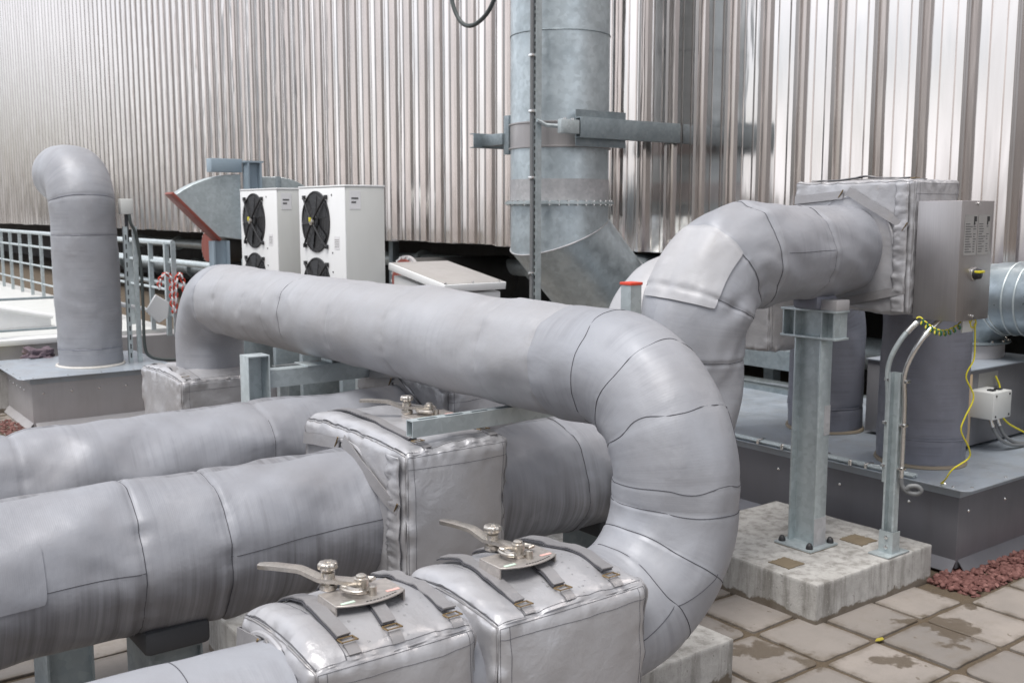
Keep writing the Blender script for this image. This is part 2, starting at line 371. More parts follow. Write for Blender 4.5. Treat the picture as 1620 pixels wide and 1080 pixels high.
class Pipe:
    "quilted jacket swept along a path; knows its own surface so seams and patches can lie on it"
    def __init__(s, pts, R, rad, seams=(), up=(0, 0, 1), fold=.010, wave=.008, pucker=.007, seed=1, nth=112, drape=1.0, ds=.012):
        s.c = centerline(pts, R, ds); d = np.diff(s.c, axis=0); s.s = np.r_[0, np.cumsum(np.linalg.norm(d, axis=1))]
        T = np.gradient(s.c, axis=0); s.T = T/np.linalg.norm(T, axis=1)[:, None]
        N = np.zeros_like(s.c); n = np.array(up, float)
        for i in range(len(s.c)):
            n = n - s.T[i]*(n@s.T[i]); n /= np.linalg.norm(n); N[i] = n
        s.N = N; s.B = np.cross(s.T, N); s.rad = rad; s.seed = seed; s.nth = nth
        s.fold, s.wave, s.pucker, s.drape = fold, wave, pucker, drape
        s.seams = [q if not isinstance(q, (tuple, list)) else s.at(q) for q in seams]
        s.L = s.s[-1]; s.pw = {}
    def at(s, p): return float(s.s[np.argmin(np.linalg.norm(s.c - np.array(p, float), axis=1))])
    def r(s, ss, th):
        ss = np.asarray(ss, float); th = np.asarray(th, float); c, n = np.cos(th), np.sin(th)
        r0 = s.rad(ss) if callable(s.rad) else s.rad + 0*ss
        P = np.stack([ss*1.6, c*.9, n*.9], -1); d = s.wave*fbm(P, s.seed, 2)
        P = np.stack([ss*4.2 + s.drape*1.4*n, c*1.5 + 3, n*1.5 + ss*.7], -1); q = vnoise(P, s.seed+5)
        d = d + s.fold*np.sign(q)*np.abs(q)**1.3
        P = np.stack([ss*11 + s.drape*2.5*c, c*2.2, n*2.2], -1); d = d + s.fold*.35*vnoise(P, s.seed+9)
        for k, sk in enumerate(s.seams):
            a = np.abs(ss-sk); pk = s.pucker*s.pw.get(k, 1.); P = np.stack([c*4.2, n*4.2, ss*6 + k*3.7], -1)
            d = d + pk*np.exp(-a/.045)*vnoise(P, s.seed+k+20) - .6*pk*np.exp(-(a/.009)**2)
            d = d + .0028*np.where(ss > sk, np.exp(-(ss-sk)/.05), 0)      # the upper sheet laps over the lower
            P = np.stack([c*12, n*12, ss*3 + k*1.7], -1); d = d + pk*.25*np.exp(-a/.025)*vnoise(P, s.seed+k+40)
        return r0 + d
    def pos(s, ss, th, off=0.):
        ss = np.atleast_1d(np.asarray(ss, float)); th = np.atleast_1d(np.asarray(th, float)); ss, th = np.broadcast_arrays(ss, th)
        def ip(A): return np.stack([np.interp(ss, s.s, A[:, k]) for k in range(3)], -1)
        N = ip(s.N); B = ip(s.B); return ip(s.c) + (N*np.cos(th)[..., None] + B*np.sin(th)[..., None])*(s.r(ss, th)+off)[..., None]
    def nrm(s, ss, th):
        def ip(A): return np.array([np.interp(ss, s.s, A[:, k]) for k in range(3)])
        return ip(s.N)*math.cos(th) + ip(s.B)*math.sin(th)
    def jacket(s, name, mat, parent, s0=0., s1=None):
        th = np.linspace(0, 2*PI, s.nth+1); idx = np.where((s.s >= s0-1e-6) & (s.s <= (s.L if s1 is None else s1)+1e-6))[0]
        sv = s.s[idx]; SS, TH = np.meshgrid(sv, th, indexing='ij'); V = s.pos(SS, TH).reshape(-1, 3)
        n, k = SS.shape; a = np.arange(n*k).reshape(n, k)
        Fq = np.stack([a[:-1, :-1], a[1:, :-1], a[1:, 1:], a[:-1, 1:]], -1).reshape(-1, 4)
        uv = np.stack([SS, TH*.22], -1).reshape(-1, 2); return np_mesh(name, V, Fq[:, ::-1], mat, parent, uv, ang=80)
    def ring(s, sk, parent, r=.0012, th=(0, 2*PI), name='seam', mat='thread', tilt=0., jit=.004):
        n = 90; t = np.linspace(th[0], th[1], n, endpoint=abs(th[1]-th[0]) < 6.2)
        so = sk + tilt*np.sin(t) + jit*vnoise(np.stack([np.cos(t)*2, np.sin(t)*2, 0*t+sk*9], -1), 3)
        p = s.pos(so, t, .0004); return MB().tube(p, r, 6, closed=abs(th[1]-th[0]) >= 6.2).build(name, mat, parent)
    def lon(s, s0, s1, th, parent, r=.0012, drift=0., name='seam'):
        ss = np.linspace(s0, s1, max(12, int((s1-s0)/.02))); t = th + drift*(ss-s0)/(s1-s0) + .03*vnoise(np.stack([ss*4, 0*ss, 0*ss+th], -1), 7)
        return MB().tube(s.pos(ss, t, .0004), r, 6).build(name, 'thread', parent)
    def patch(s, s0, s1, t0, t1, parent, mat, off=.006, name='patch', rc=.25, skew=0.):
        n = 36; u = np.linspace(-1, 1, n); U, W = np.meshgrid(u, u, indexing='ij')
        # squircle keeps the corners round
        k = 1-rc; UU = U*np.sqrt(np.clip(1 - (1-k)*W**8*.25, 0, 1)); WW = W*np.sqrt(np.clip(1-(1-k)*U**8*.25, 0, 1))
        ss = (s0+s1)/2 + (s1-s0)/2*UU + skew*WW; tt = (t0+t1)/2 + (t1-t0)/2*WW
        top = s.pos(ss, tt, off).reshape(-1, 3); bot = s.pos(ss, tt, -.004).reshape(-1, 3); V = np.r_[top, bot]; a = np.arange(n*n).reshape(n, n)
        q = np.stack([a[:-1, :-1], a[1:, :-1], a[1:, 1:], a[:-1, 1:]], -1).reshape(-1, 4)
        edge = np.r_[a[0, :], a[1:, -1], a[-1, -2::-1], a[-2:0:-1, 0]]; e2 = np.roll(edge, -1); o = n*n
        F = q.tolist() + (q[:, ::-1]+o).tolist() + [[int(x), int(x+o), int(y+o), int(y)] for x, y in zip(edge, e2)]
        uv = np.stack([ss, tt*.22], -1).reshape(-1, 2); return np_mesh(name, V, F, mat, parent, np.r_[uv, uv], ang=50)

# ------------------------------------------------------------------ quilted box covers over valves
class Cover:
    def __init__(s, c, h, arch=.03, seed=1, rr=.028, puff=.014, wr=.007):
        s.c = np.array(c, float); s.h = np.array(h, float); s.arch, s.seed, s.rr, s.puff, s.wr = arch, seed, rr, puff, wr
    def f(s, p):
        "p on the surface of the cube [-1,1]^3 -> world"
        p = np.asarray(p, float); q = p*s.h; inn = np.clip(q, -(s.h-s.rr), s.h-s.rr); d = q-inn; ln = np.linalg.norm(d, axis=-1, keepdims=True)
        d = np.where(ln > 1e-9, d/np.maximum(ln, 1e-9), 0); pos = inn + d*s.rr; k = np.clip(1-p**2, 0, 1)
        face = (np.abs(p) > .999)
        w3 = np.stack([k[..., 1]*k[..., 2], k[..., 0]*k[..., 2], k[..., 0]*k[..., 1]], -1)
        pos = pos + np.sign(p)*face*w3*s.puff
        near = np.exp(-np.min(np.where(face, 9, 1-np.abs(p)), axis=-1)*7)      # 1 at the edges
        W = pos*np.array([9, 9, 9.]); a = vnoise(W*.55, s.seed)*s.wr*1.4 + near*vnoise(W*2.3, s.seed+3)*s.wr*1.3 + near**2*vnoise(W*np.array([5.2, 5.2, 3.]), s.seed+5)*s.wr*1.5 + vnoise(W*1.2, s.seed+8)*s.wr*.6
        q = vnoise(np.stack([pos[..., 0]*8+pos[..., 2]*5, pos[..., 1]*3, pos[..., 2]*3], -1), s.seed+13); a = a + s.wr*1.1*(1-np.abs(q)*2)*(1-near)*.5
        pos = pos + d*a[..., None]
        up = (pos[..., 2]+s.h[2])/(2*s.h[2]); pos[..., 2] += s.arch*up*(1-(pos[..., 1]/s.h[1])**2) - s.arch*.35*up
        return pos + s.c
    def top(s, x, y, off=0.):
        "world point on the top face, x and y in -1..1"
        p = s.f(np.array([[x, y, 1.]]))[0]; p[2] += off; return p
    def body(s, name, mat, parent, n=64):
        u = np.sin(np.linspace(-1, 1, n)*PI/2)*.5 + np.linspace(-1, 1, n)*.5; U, W = np.meshgrid(u, u, indexing='ij'); o = np.ones_like(U); V = []; Fc = []
        a = np.arange(n*n).reshape(n, n); q = np.stack([a[:-1, :-1], a[1:, :-1], a[1:, 1:], a[:-1, 1:]], -1).reshape(-1, 4)
        for k, (st, fl) in enumerate((((U, W, o), 0), ((U, W, -o), 1), ((o, U, W), 0), ((-o, U, W), 1), ((U, o, W), 1), ((U, -o, W), 0))):
            V.append(s.f(np.stack(st, -1)).reshape(-1, 3)); Fc.append((q[:, ::-1] if fl else q) + k*n*n)
        ob = np_mesh(name, np.concatenate(V), np.concatenate(Fc), mat, parent)
        bm = bmesh.new(); bm.from_mesh(ob.data); bmesh.ops.remove_doubles(bm, verts=bm.verts[:], dist=1e-5); bm.to_mesh(ob.data); bm.free()
        ob.data.polygons.foreach_set('use_smooth', [True]*len(ob.data.polygons)); return ob
    def line(s, a, b, n=50, off=0.):
        a, b = np.array(a, float), np.array(b, float); t = np.linspace(0, 1, n)[:, None]; p = s.f(a+(b-a)*t)
        if off: p = s.c + (p-s.c)*(1+off/np.linalg.norm(p-s.c, axis=1)[:, None])
        return p

def normals_from(c, pts, face):
    v = {'top': (0, 0, 1), 'left': (-1, 0, 0), 'front': (0, -1, 0)}[face]; return [v]*len(pts)

def build_cover(name, label, c, h, seed, arch=.03, straps=(-.78, .0, .8), piping=True, diag=False, roll=True, rr=.028, group=None, wr=.007, puff=.014, pipe_r=.2):
    t = thing(name, label, 'pipe cover', (0, 0, 0), 0, group)
    cv = Cover(c, h, arch, seed, rr, puff, wr); cv.body('padded_shell', 'cover', t)
    # stitched hems: a double line of thread along the front face and the vertical corners
    e = .955
    st = MB()
    for z in (e, .80): st.tube(cv.line((-e, -1, z), (e, -1, z), 70, .0003), .0009, 5)
    for x in (-e, -.84, .86, e): st.tube(cv.line((x, -1, e), (x, -1, -e), 70, .0003), .0009, 5)
    st.tube(cv.line((-e, -.93, 1), (e, -.93, 1), 60, .0003), .0009, 5)
    st.build('stitching', 'stitch', t)
    if piping:
        for x in (-1, 1):
            pp = np.concatenate([cv.line((x, .99, .3), (x, .99, .99), 12), cv.line((x, .99, .99), (x, -.99, .99), 60), cv.line((x, -.99, .99), (x, -.99, -.99), 40)])
            MB().tube(pp, .0032, 7).build('piping', 'strap', t)
    if roll:      # a rolled pad along the left top edge
        ys = np.linspace(.95, -.97, 46); b_ = MB(); l_ = MB(); cols = np.linspace(-.97, -.62, 9)
        rows = [[b_.bm.verts.new(cv.top(x, y, .003 + (1-abs(y/.95)**6)*.011*math.sin(PI*(j+.6)/9.2) + .002*vnoise(np.array([[y*7, x*6, seed]]))[0])) for j, x in enumerate(cols)] for y in ys]
        for a, b in zip(rows, rows[1:]):
            for j in range(8): b_.bm.faces.new((a[j], a[j+1], b[j+1], b[j]))
        b_.build('edge_pad', 'cover', t, ang=80)
        for x in (-.975, -.615): l_.tube([cv.top(x, y, .0035) for y in ys], .0018, 5)
        l_.build('pad_welt', 'stitch', t)
    for i, x in enumerate(straps):
        wd = .036; ys = np.linspace(.93, -.72, 40)
        pts = [cv.top(x + .04*math.sin(3*y+i), y, .010 + .010*max(0, vnoise(np.array([[y*4, i, seed]]))[0])) for y in ys]
        s_ = MB().ribbon(pts, [(0, 0, 1)]*40, wd, .004).build('strap', 'strap', t)
        MB().ribbon([p_ + np.array([-.004, 0, -.005]) for p_ in pts], [(0, 0, 1)]*40, wd*1.02, .003).build('strap_shade', 'thread', s_)  # dark ribbon: strap edges and the shade in the gap, put in as colour
        # D ring and the tab that holds it
        b = cv.top(x + .04*math.sin(3*-.8+i), -.79, .008); r_ = MB()
        for dx in (-.020, .020): r_.tube([b+np.array([dx, .014, 0]), b+np.array([dx, -.014, .002])], .0024, 6)
        r_.tube([b+np.array([-.020, -.012, .002]), b+np.array([.020, -.012, .002])], .0018, 6); r_.tube([b+np.array([-.020, .012, .002]), b+np.array([.020, .012, .002])], .0018, 6)
        r_.build('buckle_ring', 'brass', s_)
        pts = [cv.top(x + .04*math.sin(3*-.8+i), y, .005) for y in np.linspace(-.82, -.95, 6)]
        MB().ribbon(pts, [(0, 0, 1)]*6, wd*.9, .004).build('strap_tab', 'strap', s_)
    if diag:
        X = c[0]-h[0]
        def L_(y, z): return cv.f(np.array([[-1., y, z]]))[0] + np.array([-.012, 0, 0])
        for i, (a, b) in enumerate((((.05, .86), (-.93, .30)), ((.98, .72), (.12, .80)))):
            pts = [L_(a[0]+(b[0]-a[0])*k/20, a[1]+(b[1]-a[1])*k/20) for k in range(21)]
            s_ = MB().ribbon(pts, [(-1, 0, .15)]*21, .045, .005).build('strap', 'strap', t)
            q = pts[-1]; r_ = MB(); d = .026
            r_.tube([q+np.array([-.004, d, -d*.6]), q+np.array([-.006, -.004, d])], .003, 6); r_.build('buckle_ring', 'brass', s_)
        # collar that closes round the pipe
        ang = np.linspace(.15*PI, .98*PI, 30); rp = pipe_r+.014
        MB().tube([(X-.006, c[1]+rp*math.cos(a), c[2]+rp*math.sin(a)) for a in ang], .009, 8).build('pipe_collar', 'cover', t)
    return t, cv

def hem_flap(t, cv, side=-.965, wid=.06, seed=3):
    "the puckered closing strip sewn down the pipe side of a cover, next to its front corner"
    n, k = 70, 7; V = []; x0 = cv.c[0]-cv.h[0]
    for i in range(n):
        z = .97-1.94*i/(n-1); b = cv.f(np.array([[-1., side, z]]))[0]
        for j in range(k):
            u = j/(k-1); rip = vnoise(np.array([[i*.42, u*1.6, seed]]))[0]*.006 + vnoise(np.array([[i*.95+u*2, u*3.5, seed+5]]))[0]*.004
            V.append((min(b[0], x0)-.012-rip*(.35+u)-.004*math.sin(PI*u), b[1]+u*wid+.004*vnoise(np.array([[i*.3, 0, seed]]))[0]*u, b[2]))
    F = [[i*k+j, i*k+j+1, (i+1)*k+j+1, (i+1)*k+j] for i in range(n-1) for j in range(k-1)]
    o = np_mesh('hem_flap', V, F, 'cover', t, ang=80); md_ = o.modifiers.new('thick', 'SOLIDIFY'); md_.thickness = .004; md_.offset = 0
exec_after = []
# ================================================================== SETTING
MB().box((-60, -60, -.30), (90, 110, -.012)).build('ground', 'sand', None, False)['kind'] = 'structure'
# paving: slabs 0.4 m square with worn, rounded corners
def paving():
    V, Fc, tone, edge = [], [], [], []; rs = np.random.RandomState(5)
    for i in range(-14, 18):
        for j in range(-10, 42):
            x = 3.70+.4*i; y = 2.61+.4*j
            if x > 9 or x < -3 or y < -1 or y > 17: continue
            if 5.0 < x+.2 < 7.4 and 2.60 < y+.2 < 3.0: continue
            g = .011+.004*rs.rand(); z = rs.uniform(-.003, .003); tn = rs.rand(); cx, cy = x+.2, y+.2; hw = .2-g; n = 6; ring = []
            for (sx, sy) in ((1, 1), (-1, 1), (-1, -1), (1, -1)):
                rc = rs.choice([.012, .02, .035, .055], p=[.35, .3, .25, .1]); ox, oy = rs.uniform(-.008, .003, 2)
                for k in range(n):
                    a0 = {(1, 1): 0, (-1, 1): PI/2, (-1, -1): PI, (1, -1): 1.5*PI}[(sx, sy)]; a = a0 + PI/2*k/(n-1)
                    ring.append((cx+sx*(hw+ox-rc)+rc*math.cos(a), cy+sy*(hw+oy-rc)+rc*math.sin(a)))
            # extra points on the sides, nudged, so the edges are not ruler straight
            out_ = []
            for k in range(len(ring)):
                p, q = ring[k], ring[(k+1) % len(ring)]; out_.append(p); d = math.hypot(q[0]-p[0], q[1]-p[1])
                if d > .15:
                    for f in (.25, .5, .75):
                        jx, jy = rs.normal(0, .0018, 2); out_.append((p[0]+(q[0]-p[0])*f+jx, p[1]+(q[1]-p[1])*f+jy))
            tx, ty = rs.uniform(-.006, .006, 2); b = len(V); m_ = len(out_)
            for s_, zz in ((1.0, -.03), (1.0, -.003), (.985, 0.), (.80, 0.)):
                for (px, py) in out_:
                    X = cx+(px-cx)*s_; Y = cy+(py-cy)*s_; V.append((X, Y, z+zz+(X-cx)*tx+(Y-cy)*ty))
            for lv in (0, 1, 2):
                for k in range(m_): Fc.append([b+lv*m_+k, b+lv*m_+(k+1) % m_, b+(lv+1)*m_+(k+1) % m_, b+(lv+1)*m_+k])
            Fc.append([b+3*m_+k for k in range(m_)]); tone += [tn]*(4*m_); edge += [1.]*(3*m_) + [0.]*m_
    o = np_mesh('paving', V, Fc, 'paver', ang=25); at = o.data.attributes.new('tone', 'FLOAT', 'POINT'); at.data.foreach_set('value', tone); o.data.attributes.new('edge', 'FLOAT', 'POINT').data.foreach_set('value', edge); o['kind'] = 'structure'
paving()

def gravel(name, rects, n, seed, label):
    rs = np.random.RandomState(seed); ic = bmesh.new(); bmesh.ops.create_icosphere(ic, subdivisions=1, radius=1); bv = np.array([v.co[:] for v in ic.verts]); bf = np.array([[v.index for v in f.verts] for f in ic.faces]); ic.free()
    V, Fc, tone = [], [], []
    for k in range(n):
        x0, x1, y0, y1 = rects[k % len(rects)]; s = rs.uniform(.010, .021); v = bv*(1+rs.uniform(-.25, .25, bv.shape))*s*np.array([1.25, 1, .75]); a = rs.uniform(0, 6.3); R = np.array([[math.cos(a), -math.sin(a), 0], [math.sin(a), math.cos(a), 0], [0, 0, 1]])
        v = v@R.T + np.array([rs.uniform(x0, x1), rs.uniform(y0, y1), rs.uniform(-.015, .012)]); Fc.append(bf+len(V)*len(bv)); V.append(v); tone += [rs.rand()**1.5]*len(bv)
    o = np_mesh(name, np.concatenate(V), np.concatenate(Fc), 'gravel', ang=60); o.data.attributes.new('tone', 'FLOAT', 'POINT').data.foreach_set('value', tone)
    tag(o, label, 'gravel', kind='stuff')
gravel('gravel', [(5.0, 7.2, 2.63, 2.9)], 2600, 2, 'red stone chippings in the strip beside the grey sheet curb')
gravel('gravel', [(1.72, 1.96, 9.6, 10.6), (1.72, 3.1, 9.66, 9.86)], 700, 8, 'red stone chippings round the foot of the far riser curb')

# ------------------------------------------------------------------ clad building
XW, PW, ZB = 7.2, .375, 1.60
def building():
    b = thing('clad_building', 'tall building clad in shiny corrugated stainless steel raised over a dark gap', 'building', (XW, 10, ZB))
    ob = b.location
    rs = np.random.RandomState(11); prof = []      # (y, x) x negative = towards the viewer
    y = -2.0; V, Fc = [], []
    zs = [ZB, ZB+2.2, ZB+5, ZB+9.5]
    k = 0
    while y < 62:
        t = rs.normal(0, .004); j = rs.normal(0, .003)
        seg = [(0, 0), (.018, -.070), (.028, -.078), (.036, -.072), (.044, -.078), (.054, -.070), (.074, 0), (.150, t), (.156, t-.012), (.162, t-.012), (.168, t), (.268, t+j), (.274, t+j-.012), (.280, t+j-.012), (.286, t+j)]
        prof += [(y+a, x_) for a, x_ in seg]; y += PW
    n = len(prof); jz = {}
    for z in zs:
        wob = vnoise(np.stack([np.array([p[0] for p in prof])*1.3, np.full(n, z*.7), np.zeros(n)], -1), 3)*.006
        for (yy, xx), q in zip(prof, wob):
            p_ = int((yy+2)//(PW*2)); dz = 0 if z > ZB else [(-.012), .006, 0, .012, -.004][p_ % 5]
            V.append((xx+q, yy-10, z-ZB+dz))
    for r in range(len(zs)-1):
        for i in range(n-1): a = r*n+i; Fc.append([a, a+n, a+n+1, a+1])
    np_mesh('cladding', V, Fc, 'clad', b, ang=12)
    MB().box((.02, -12, -.0), (9, 52, .3)).build('soffit', 'dark', b, False)
    MB().box((3.2, -12, -1.6), (3.4, 52, -.002)).build('back_wall', 'dark', b, False)
    MB().box((.02, -12.0, .3), (9, 52, 9.5)).build('wall_core', 'dark', b, False)
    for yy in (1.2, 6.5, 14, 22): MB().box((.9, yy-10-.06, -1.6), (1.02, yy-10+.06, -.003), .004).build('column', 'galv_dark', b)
building()

# ================================================================== PIPES
RA = .25
# --- the run that rises, turns and enters the raised valve cover on the right (P2)
pA = Pipe([(-3.0, 3.38, .85), (3.62, 3.38, .85), (3.62, 3.36, 1.79), (4.95, 3.34, 1.79)], [.36, .40], lambda s: RA + .0*s,
          seams=[3.25, (.92, 3.38, .85), (1.19, 3.38, .85), (2.75, 3.38, .85), (3.62, 3.36, 1.30), (3.66, 3.36, 1.55), (3.80, 3.36, 1.69), (3.96, 3.36, 1.77), (4.38, 3.35, 1.79)], fold=.017, wave=.013, pucker=.012, seed=3)
t = thing('insulated_pipe', 'thick grey jacketed pipe that rises to the control box, white patch on its bend', 'pipe')
# split the jacket where the weave changes so it reads like sewn lengths
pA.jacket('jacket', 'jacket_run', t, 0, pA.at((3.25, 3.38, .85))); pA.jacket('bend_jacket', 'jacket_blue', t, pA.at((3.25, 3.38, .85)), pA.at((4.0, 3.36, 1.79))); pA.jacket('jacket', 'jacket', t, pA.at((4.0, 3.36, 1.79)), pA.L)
for q in pA.seams[1:]: pA.ring(q, t)
pA.lon(2.6, pA.at((.92, 3.38, .85)), 1.52, t, drift=-.05); pA.lon(pA.at((1.19, 3.38, .85)), pA.at((1.80, 3.38, .85)), 1.47, t, drift=-.05)
s0 = pA.at((3.62, 3.36, 1.39))+.13; s1 = s0+.25
pA_patch = (s0, s1)
pA.lon(pA.at((3.62, 3.36, 1.02)), pA.at((3.62, 3.36, 1.30)), .75, t); pA.lon(pA.at((4.02, 3.35, 1.79)), pA.at((4.38, 3.35, 1.79)), 1.5, t)
t_A = t
# --- second run behind it, up to the lower cover (P1)
pB = Pipe([(-3.0, 4.27, .90), (4.16, 4.27, .90), (4.16, 4.27, 1.50), (4.95, 4.27, 1.50)], [.27, .30], RA, seams=[3.75, 4.75, (3.3, 4.27, .90), (4.16, 4.27, 1.25)], fold=.024, wave=.016, pucker=.010, seed=8)
t = thing('insulated_pipe', 'grey jacketed pipe lying farthest back of the low runs, rising behind the patched bend', 'pipe')
pB.jacket('jacket', 'jacket_run', t, 0, pB.at((3.6, 4.27, .9))); pB.jacket('bend_jacket', 'jacket_pale', t, pB.at((3.6, 4.27, .9)), pB.L)  # the bend's paler colour carries the strong light from above
for q in pB.seams[1:]: pB.ring(q, t)
# --- upper crossing pipe that drops into the front valves (P4 + P3)
def rC(s): return .218 - .018*np.clip((s-.6)/3.6, 0, 1)
pC = Pipe([(2.36, 6.45, .80), (2.36, 6.45, 1.455), (2.30, 2.19, 1.475), (2.28, 2.19, .775), (-3.0, 2.19, .775)], [.33, .33, .34], rC,
          seams=[], up=(0, -1, 0), fold=.007, wave=.007, pucker=.008, seed=12, drape=.3)
sj = [pC.at((2.33, 6.10, 1.455)), pC.at((2.33, 5.35, 1.46)), pC.at((2.33, 4.85, 1.46)), pC.at((2.31, 2.72, 1.475))]
e0 = pC.at((2.31, 2.52, 1.475)); e1 = pC.at((2.28, 2.19, 1.145)); g0 = pC.at((2.28, 2.19, 1.115)); g1 = pC.at((1.94, 2.19, .775))
gores = list(np.linspace(e0+.03, e1-.02, 4)) + list(np.linspace(g0+.03, g1-.02, 4)); pC.seams = sj + gores + [pC.at((2.33, y_, 1.46)) for y_ in (5.75, 5.05, 4.3, 3.75, 3.05)]
pC.pw = {k: .38 for k in range(4, 12)}
t = thing('insulated_pipe', 'pale grey jacketed pipe crossing above the others, bending down to the front valves', 'pipe')
pC.jacket('bend_jacket', 'jacket_blue', t, 0, sj[0]); pC.jacket('jacket', 'jacket_rib', t, sj[0], sj[3]); pC.jacket('bend_jacket', 'jacket_blue', t, sj[3], g1+.02); pC.jacket('jacket', 'jacket_blue', t, g1+.02, pC.L)
for q in [sj[0], sj[2]]: pC.ring(q, t)
for i, q in enumerate(gores): pC.ring(q, t, jit=.012, tilt=.006*((i % 3)-1))
pC.lon(gores[2], gores[3], 2.55, t, drift=-.12); pC.lon(gores[5], gores[6], 2.9, t, drift=.35); pC.lon(gores[6], gores[7], 3.3, t, drift=-.2)
pC.ring(pC.at((.70, 2.19, .775)), t); pC.ring(pC.at((.93, 2.19, .775)), t)
# --- risers
def riser(pts, R, r, label, seed, seams, mat='riser'):
    p = Pipe(pts, R, r, seams=seams, up=(0, -1, 0), fold=.008, wave=.008, pucker=.008, seed=seed, drape=.6); t = thing('insulated_riser', label, 'pipe', pts[0]); ob = p.jacket('jacket', mat, None)
    kids = [ob] + [p.ring(q, None, mat='riser', r=.004) for q in p.seams]
    for k in kids: k.parent = t; k.matrix_parent_inverse = Matrix.Translation(Vector(pts[0])).inverted()
    return p, t
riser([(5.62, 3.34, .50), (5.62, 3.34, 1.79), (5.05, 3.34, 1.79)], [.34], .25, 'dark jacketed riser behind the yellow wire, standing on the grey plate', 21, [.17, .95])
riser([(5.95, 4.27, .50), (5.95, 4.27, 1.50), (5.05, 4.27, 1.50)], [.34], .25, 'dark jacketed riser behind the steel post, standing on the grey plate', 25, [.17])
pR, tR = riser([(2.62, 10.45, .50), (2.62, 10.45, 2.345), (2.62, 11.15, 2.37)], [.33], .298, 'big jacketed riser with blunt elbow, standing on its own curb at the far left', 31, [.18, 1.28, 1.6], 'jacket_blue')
MB().cyl((0, .675, 1.87), (0, .715, 1.87), .285, 40).build('end_cap', 'riser', tR)

# ================================================================== COVERS
_t0, cv0 = build_cover('valve_cover', 'large silver box cover on the middle low pipe, under the end of the slotted arm', (2.0, 3.40, .865), (.225, .41, .30), 41, .02, (-.50, .8), diag=True, roll=True, rr=.036, puff=.024, pipe_r=RA)
hem_flap(_t0, cv0, -.95, .085)
_t, cvL = build_cover('valve_cover', 'silver box cover of the left front valve, purple patch on its end', (1.165, 2.215, .765), (.228, .22, .215), 44, .022, (-.48, .06, .80), diag=True, rr=.036, puff=.026, pipe_r=.2)
_t2, cvR = build_cover('valve_cover', 'silver box cover of the right front valve, beside the bend', (1.68, 2.19, .765), (.262, .235, .215), 47, .022, (-.50, .02, .66), rr=.036, puff=.026, pipe_r=.2)
pc = Vector((.93, 2.185, .94))
v_ = MB().ribbon([cvL.f(np.array([[-1., y, .70-.16*abs(y-.3)]]))[0] + np.array([-.016, 0, 0]) for y in np.linspace(.34, .08, 6)], [(-1, 0, .15)]*6, .045, .005).build('velcro_patch', 'velcro', _t)
build_cover('valve_cover', 'silver box cover on the farthest low pipe, under the crossing pipe', (2.75, 4.27, .905), (.24, .42, .29), 52, .035, (-.7, .0, .7), diag=True, roll=False, pipe_r=RA)
build_cover('valve_cover', 'silver cover with hanging straps, at the foot of the far bend beside the channel post', (2.36, 6.45, .66), (.33, .38, .32), 55, .02, (-.8,), roll=True, wr=.007)
_t5, cv5 = build_cover('valve_cover', 'tall raised silver cover behind the steel control box', (4.97, 3.30, 1.815), (.205, .37, .345), 58, .0, (-.4,), diag=True, roll=False, rr=.02, wr=.005, pipe_r=RA)
build_cover('valve_cover', 'smaller raised silver cover partly hidden behind the steel post head', (5.0, 4.27, 1.50), (.21, .42, .325), 61, .02, (), diag=True, roll=False, rr=.02, wr=.005, pipe_r=RA)
hem_flap(_t5, cv5, -.93, .075, 6)
# strap bottom of the raised cover
def L5(y, z): return cv5.f(np.array([[-1., y, z]]))[0] + np.array([-.012, 0, 0])
for a, b in (((-.93, -.62), (.15, -.90)), ((.15, -.90), (.9, -.74))):
    MB().ribbon([L5(a[0]+(b[0]-a[0])*k/20, a[1]+(b[1]-a[1])*k/20) for k in range(21)], [(-1, 0, 0)]*21, .045 if a[0] > b[0]+.01 or a[0] < b[0]-.01 else .07, .005).build('strap', 'strap' if a[0] != b[0] else 'cover', _t5)

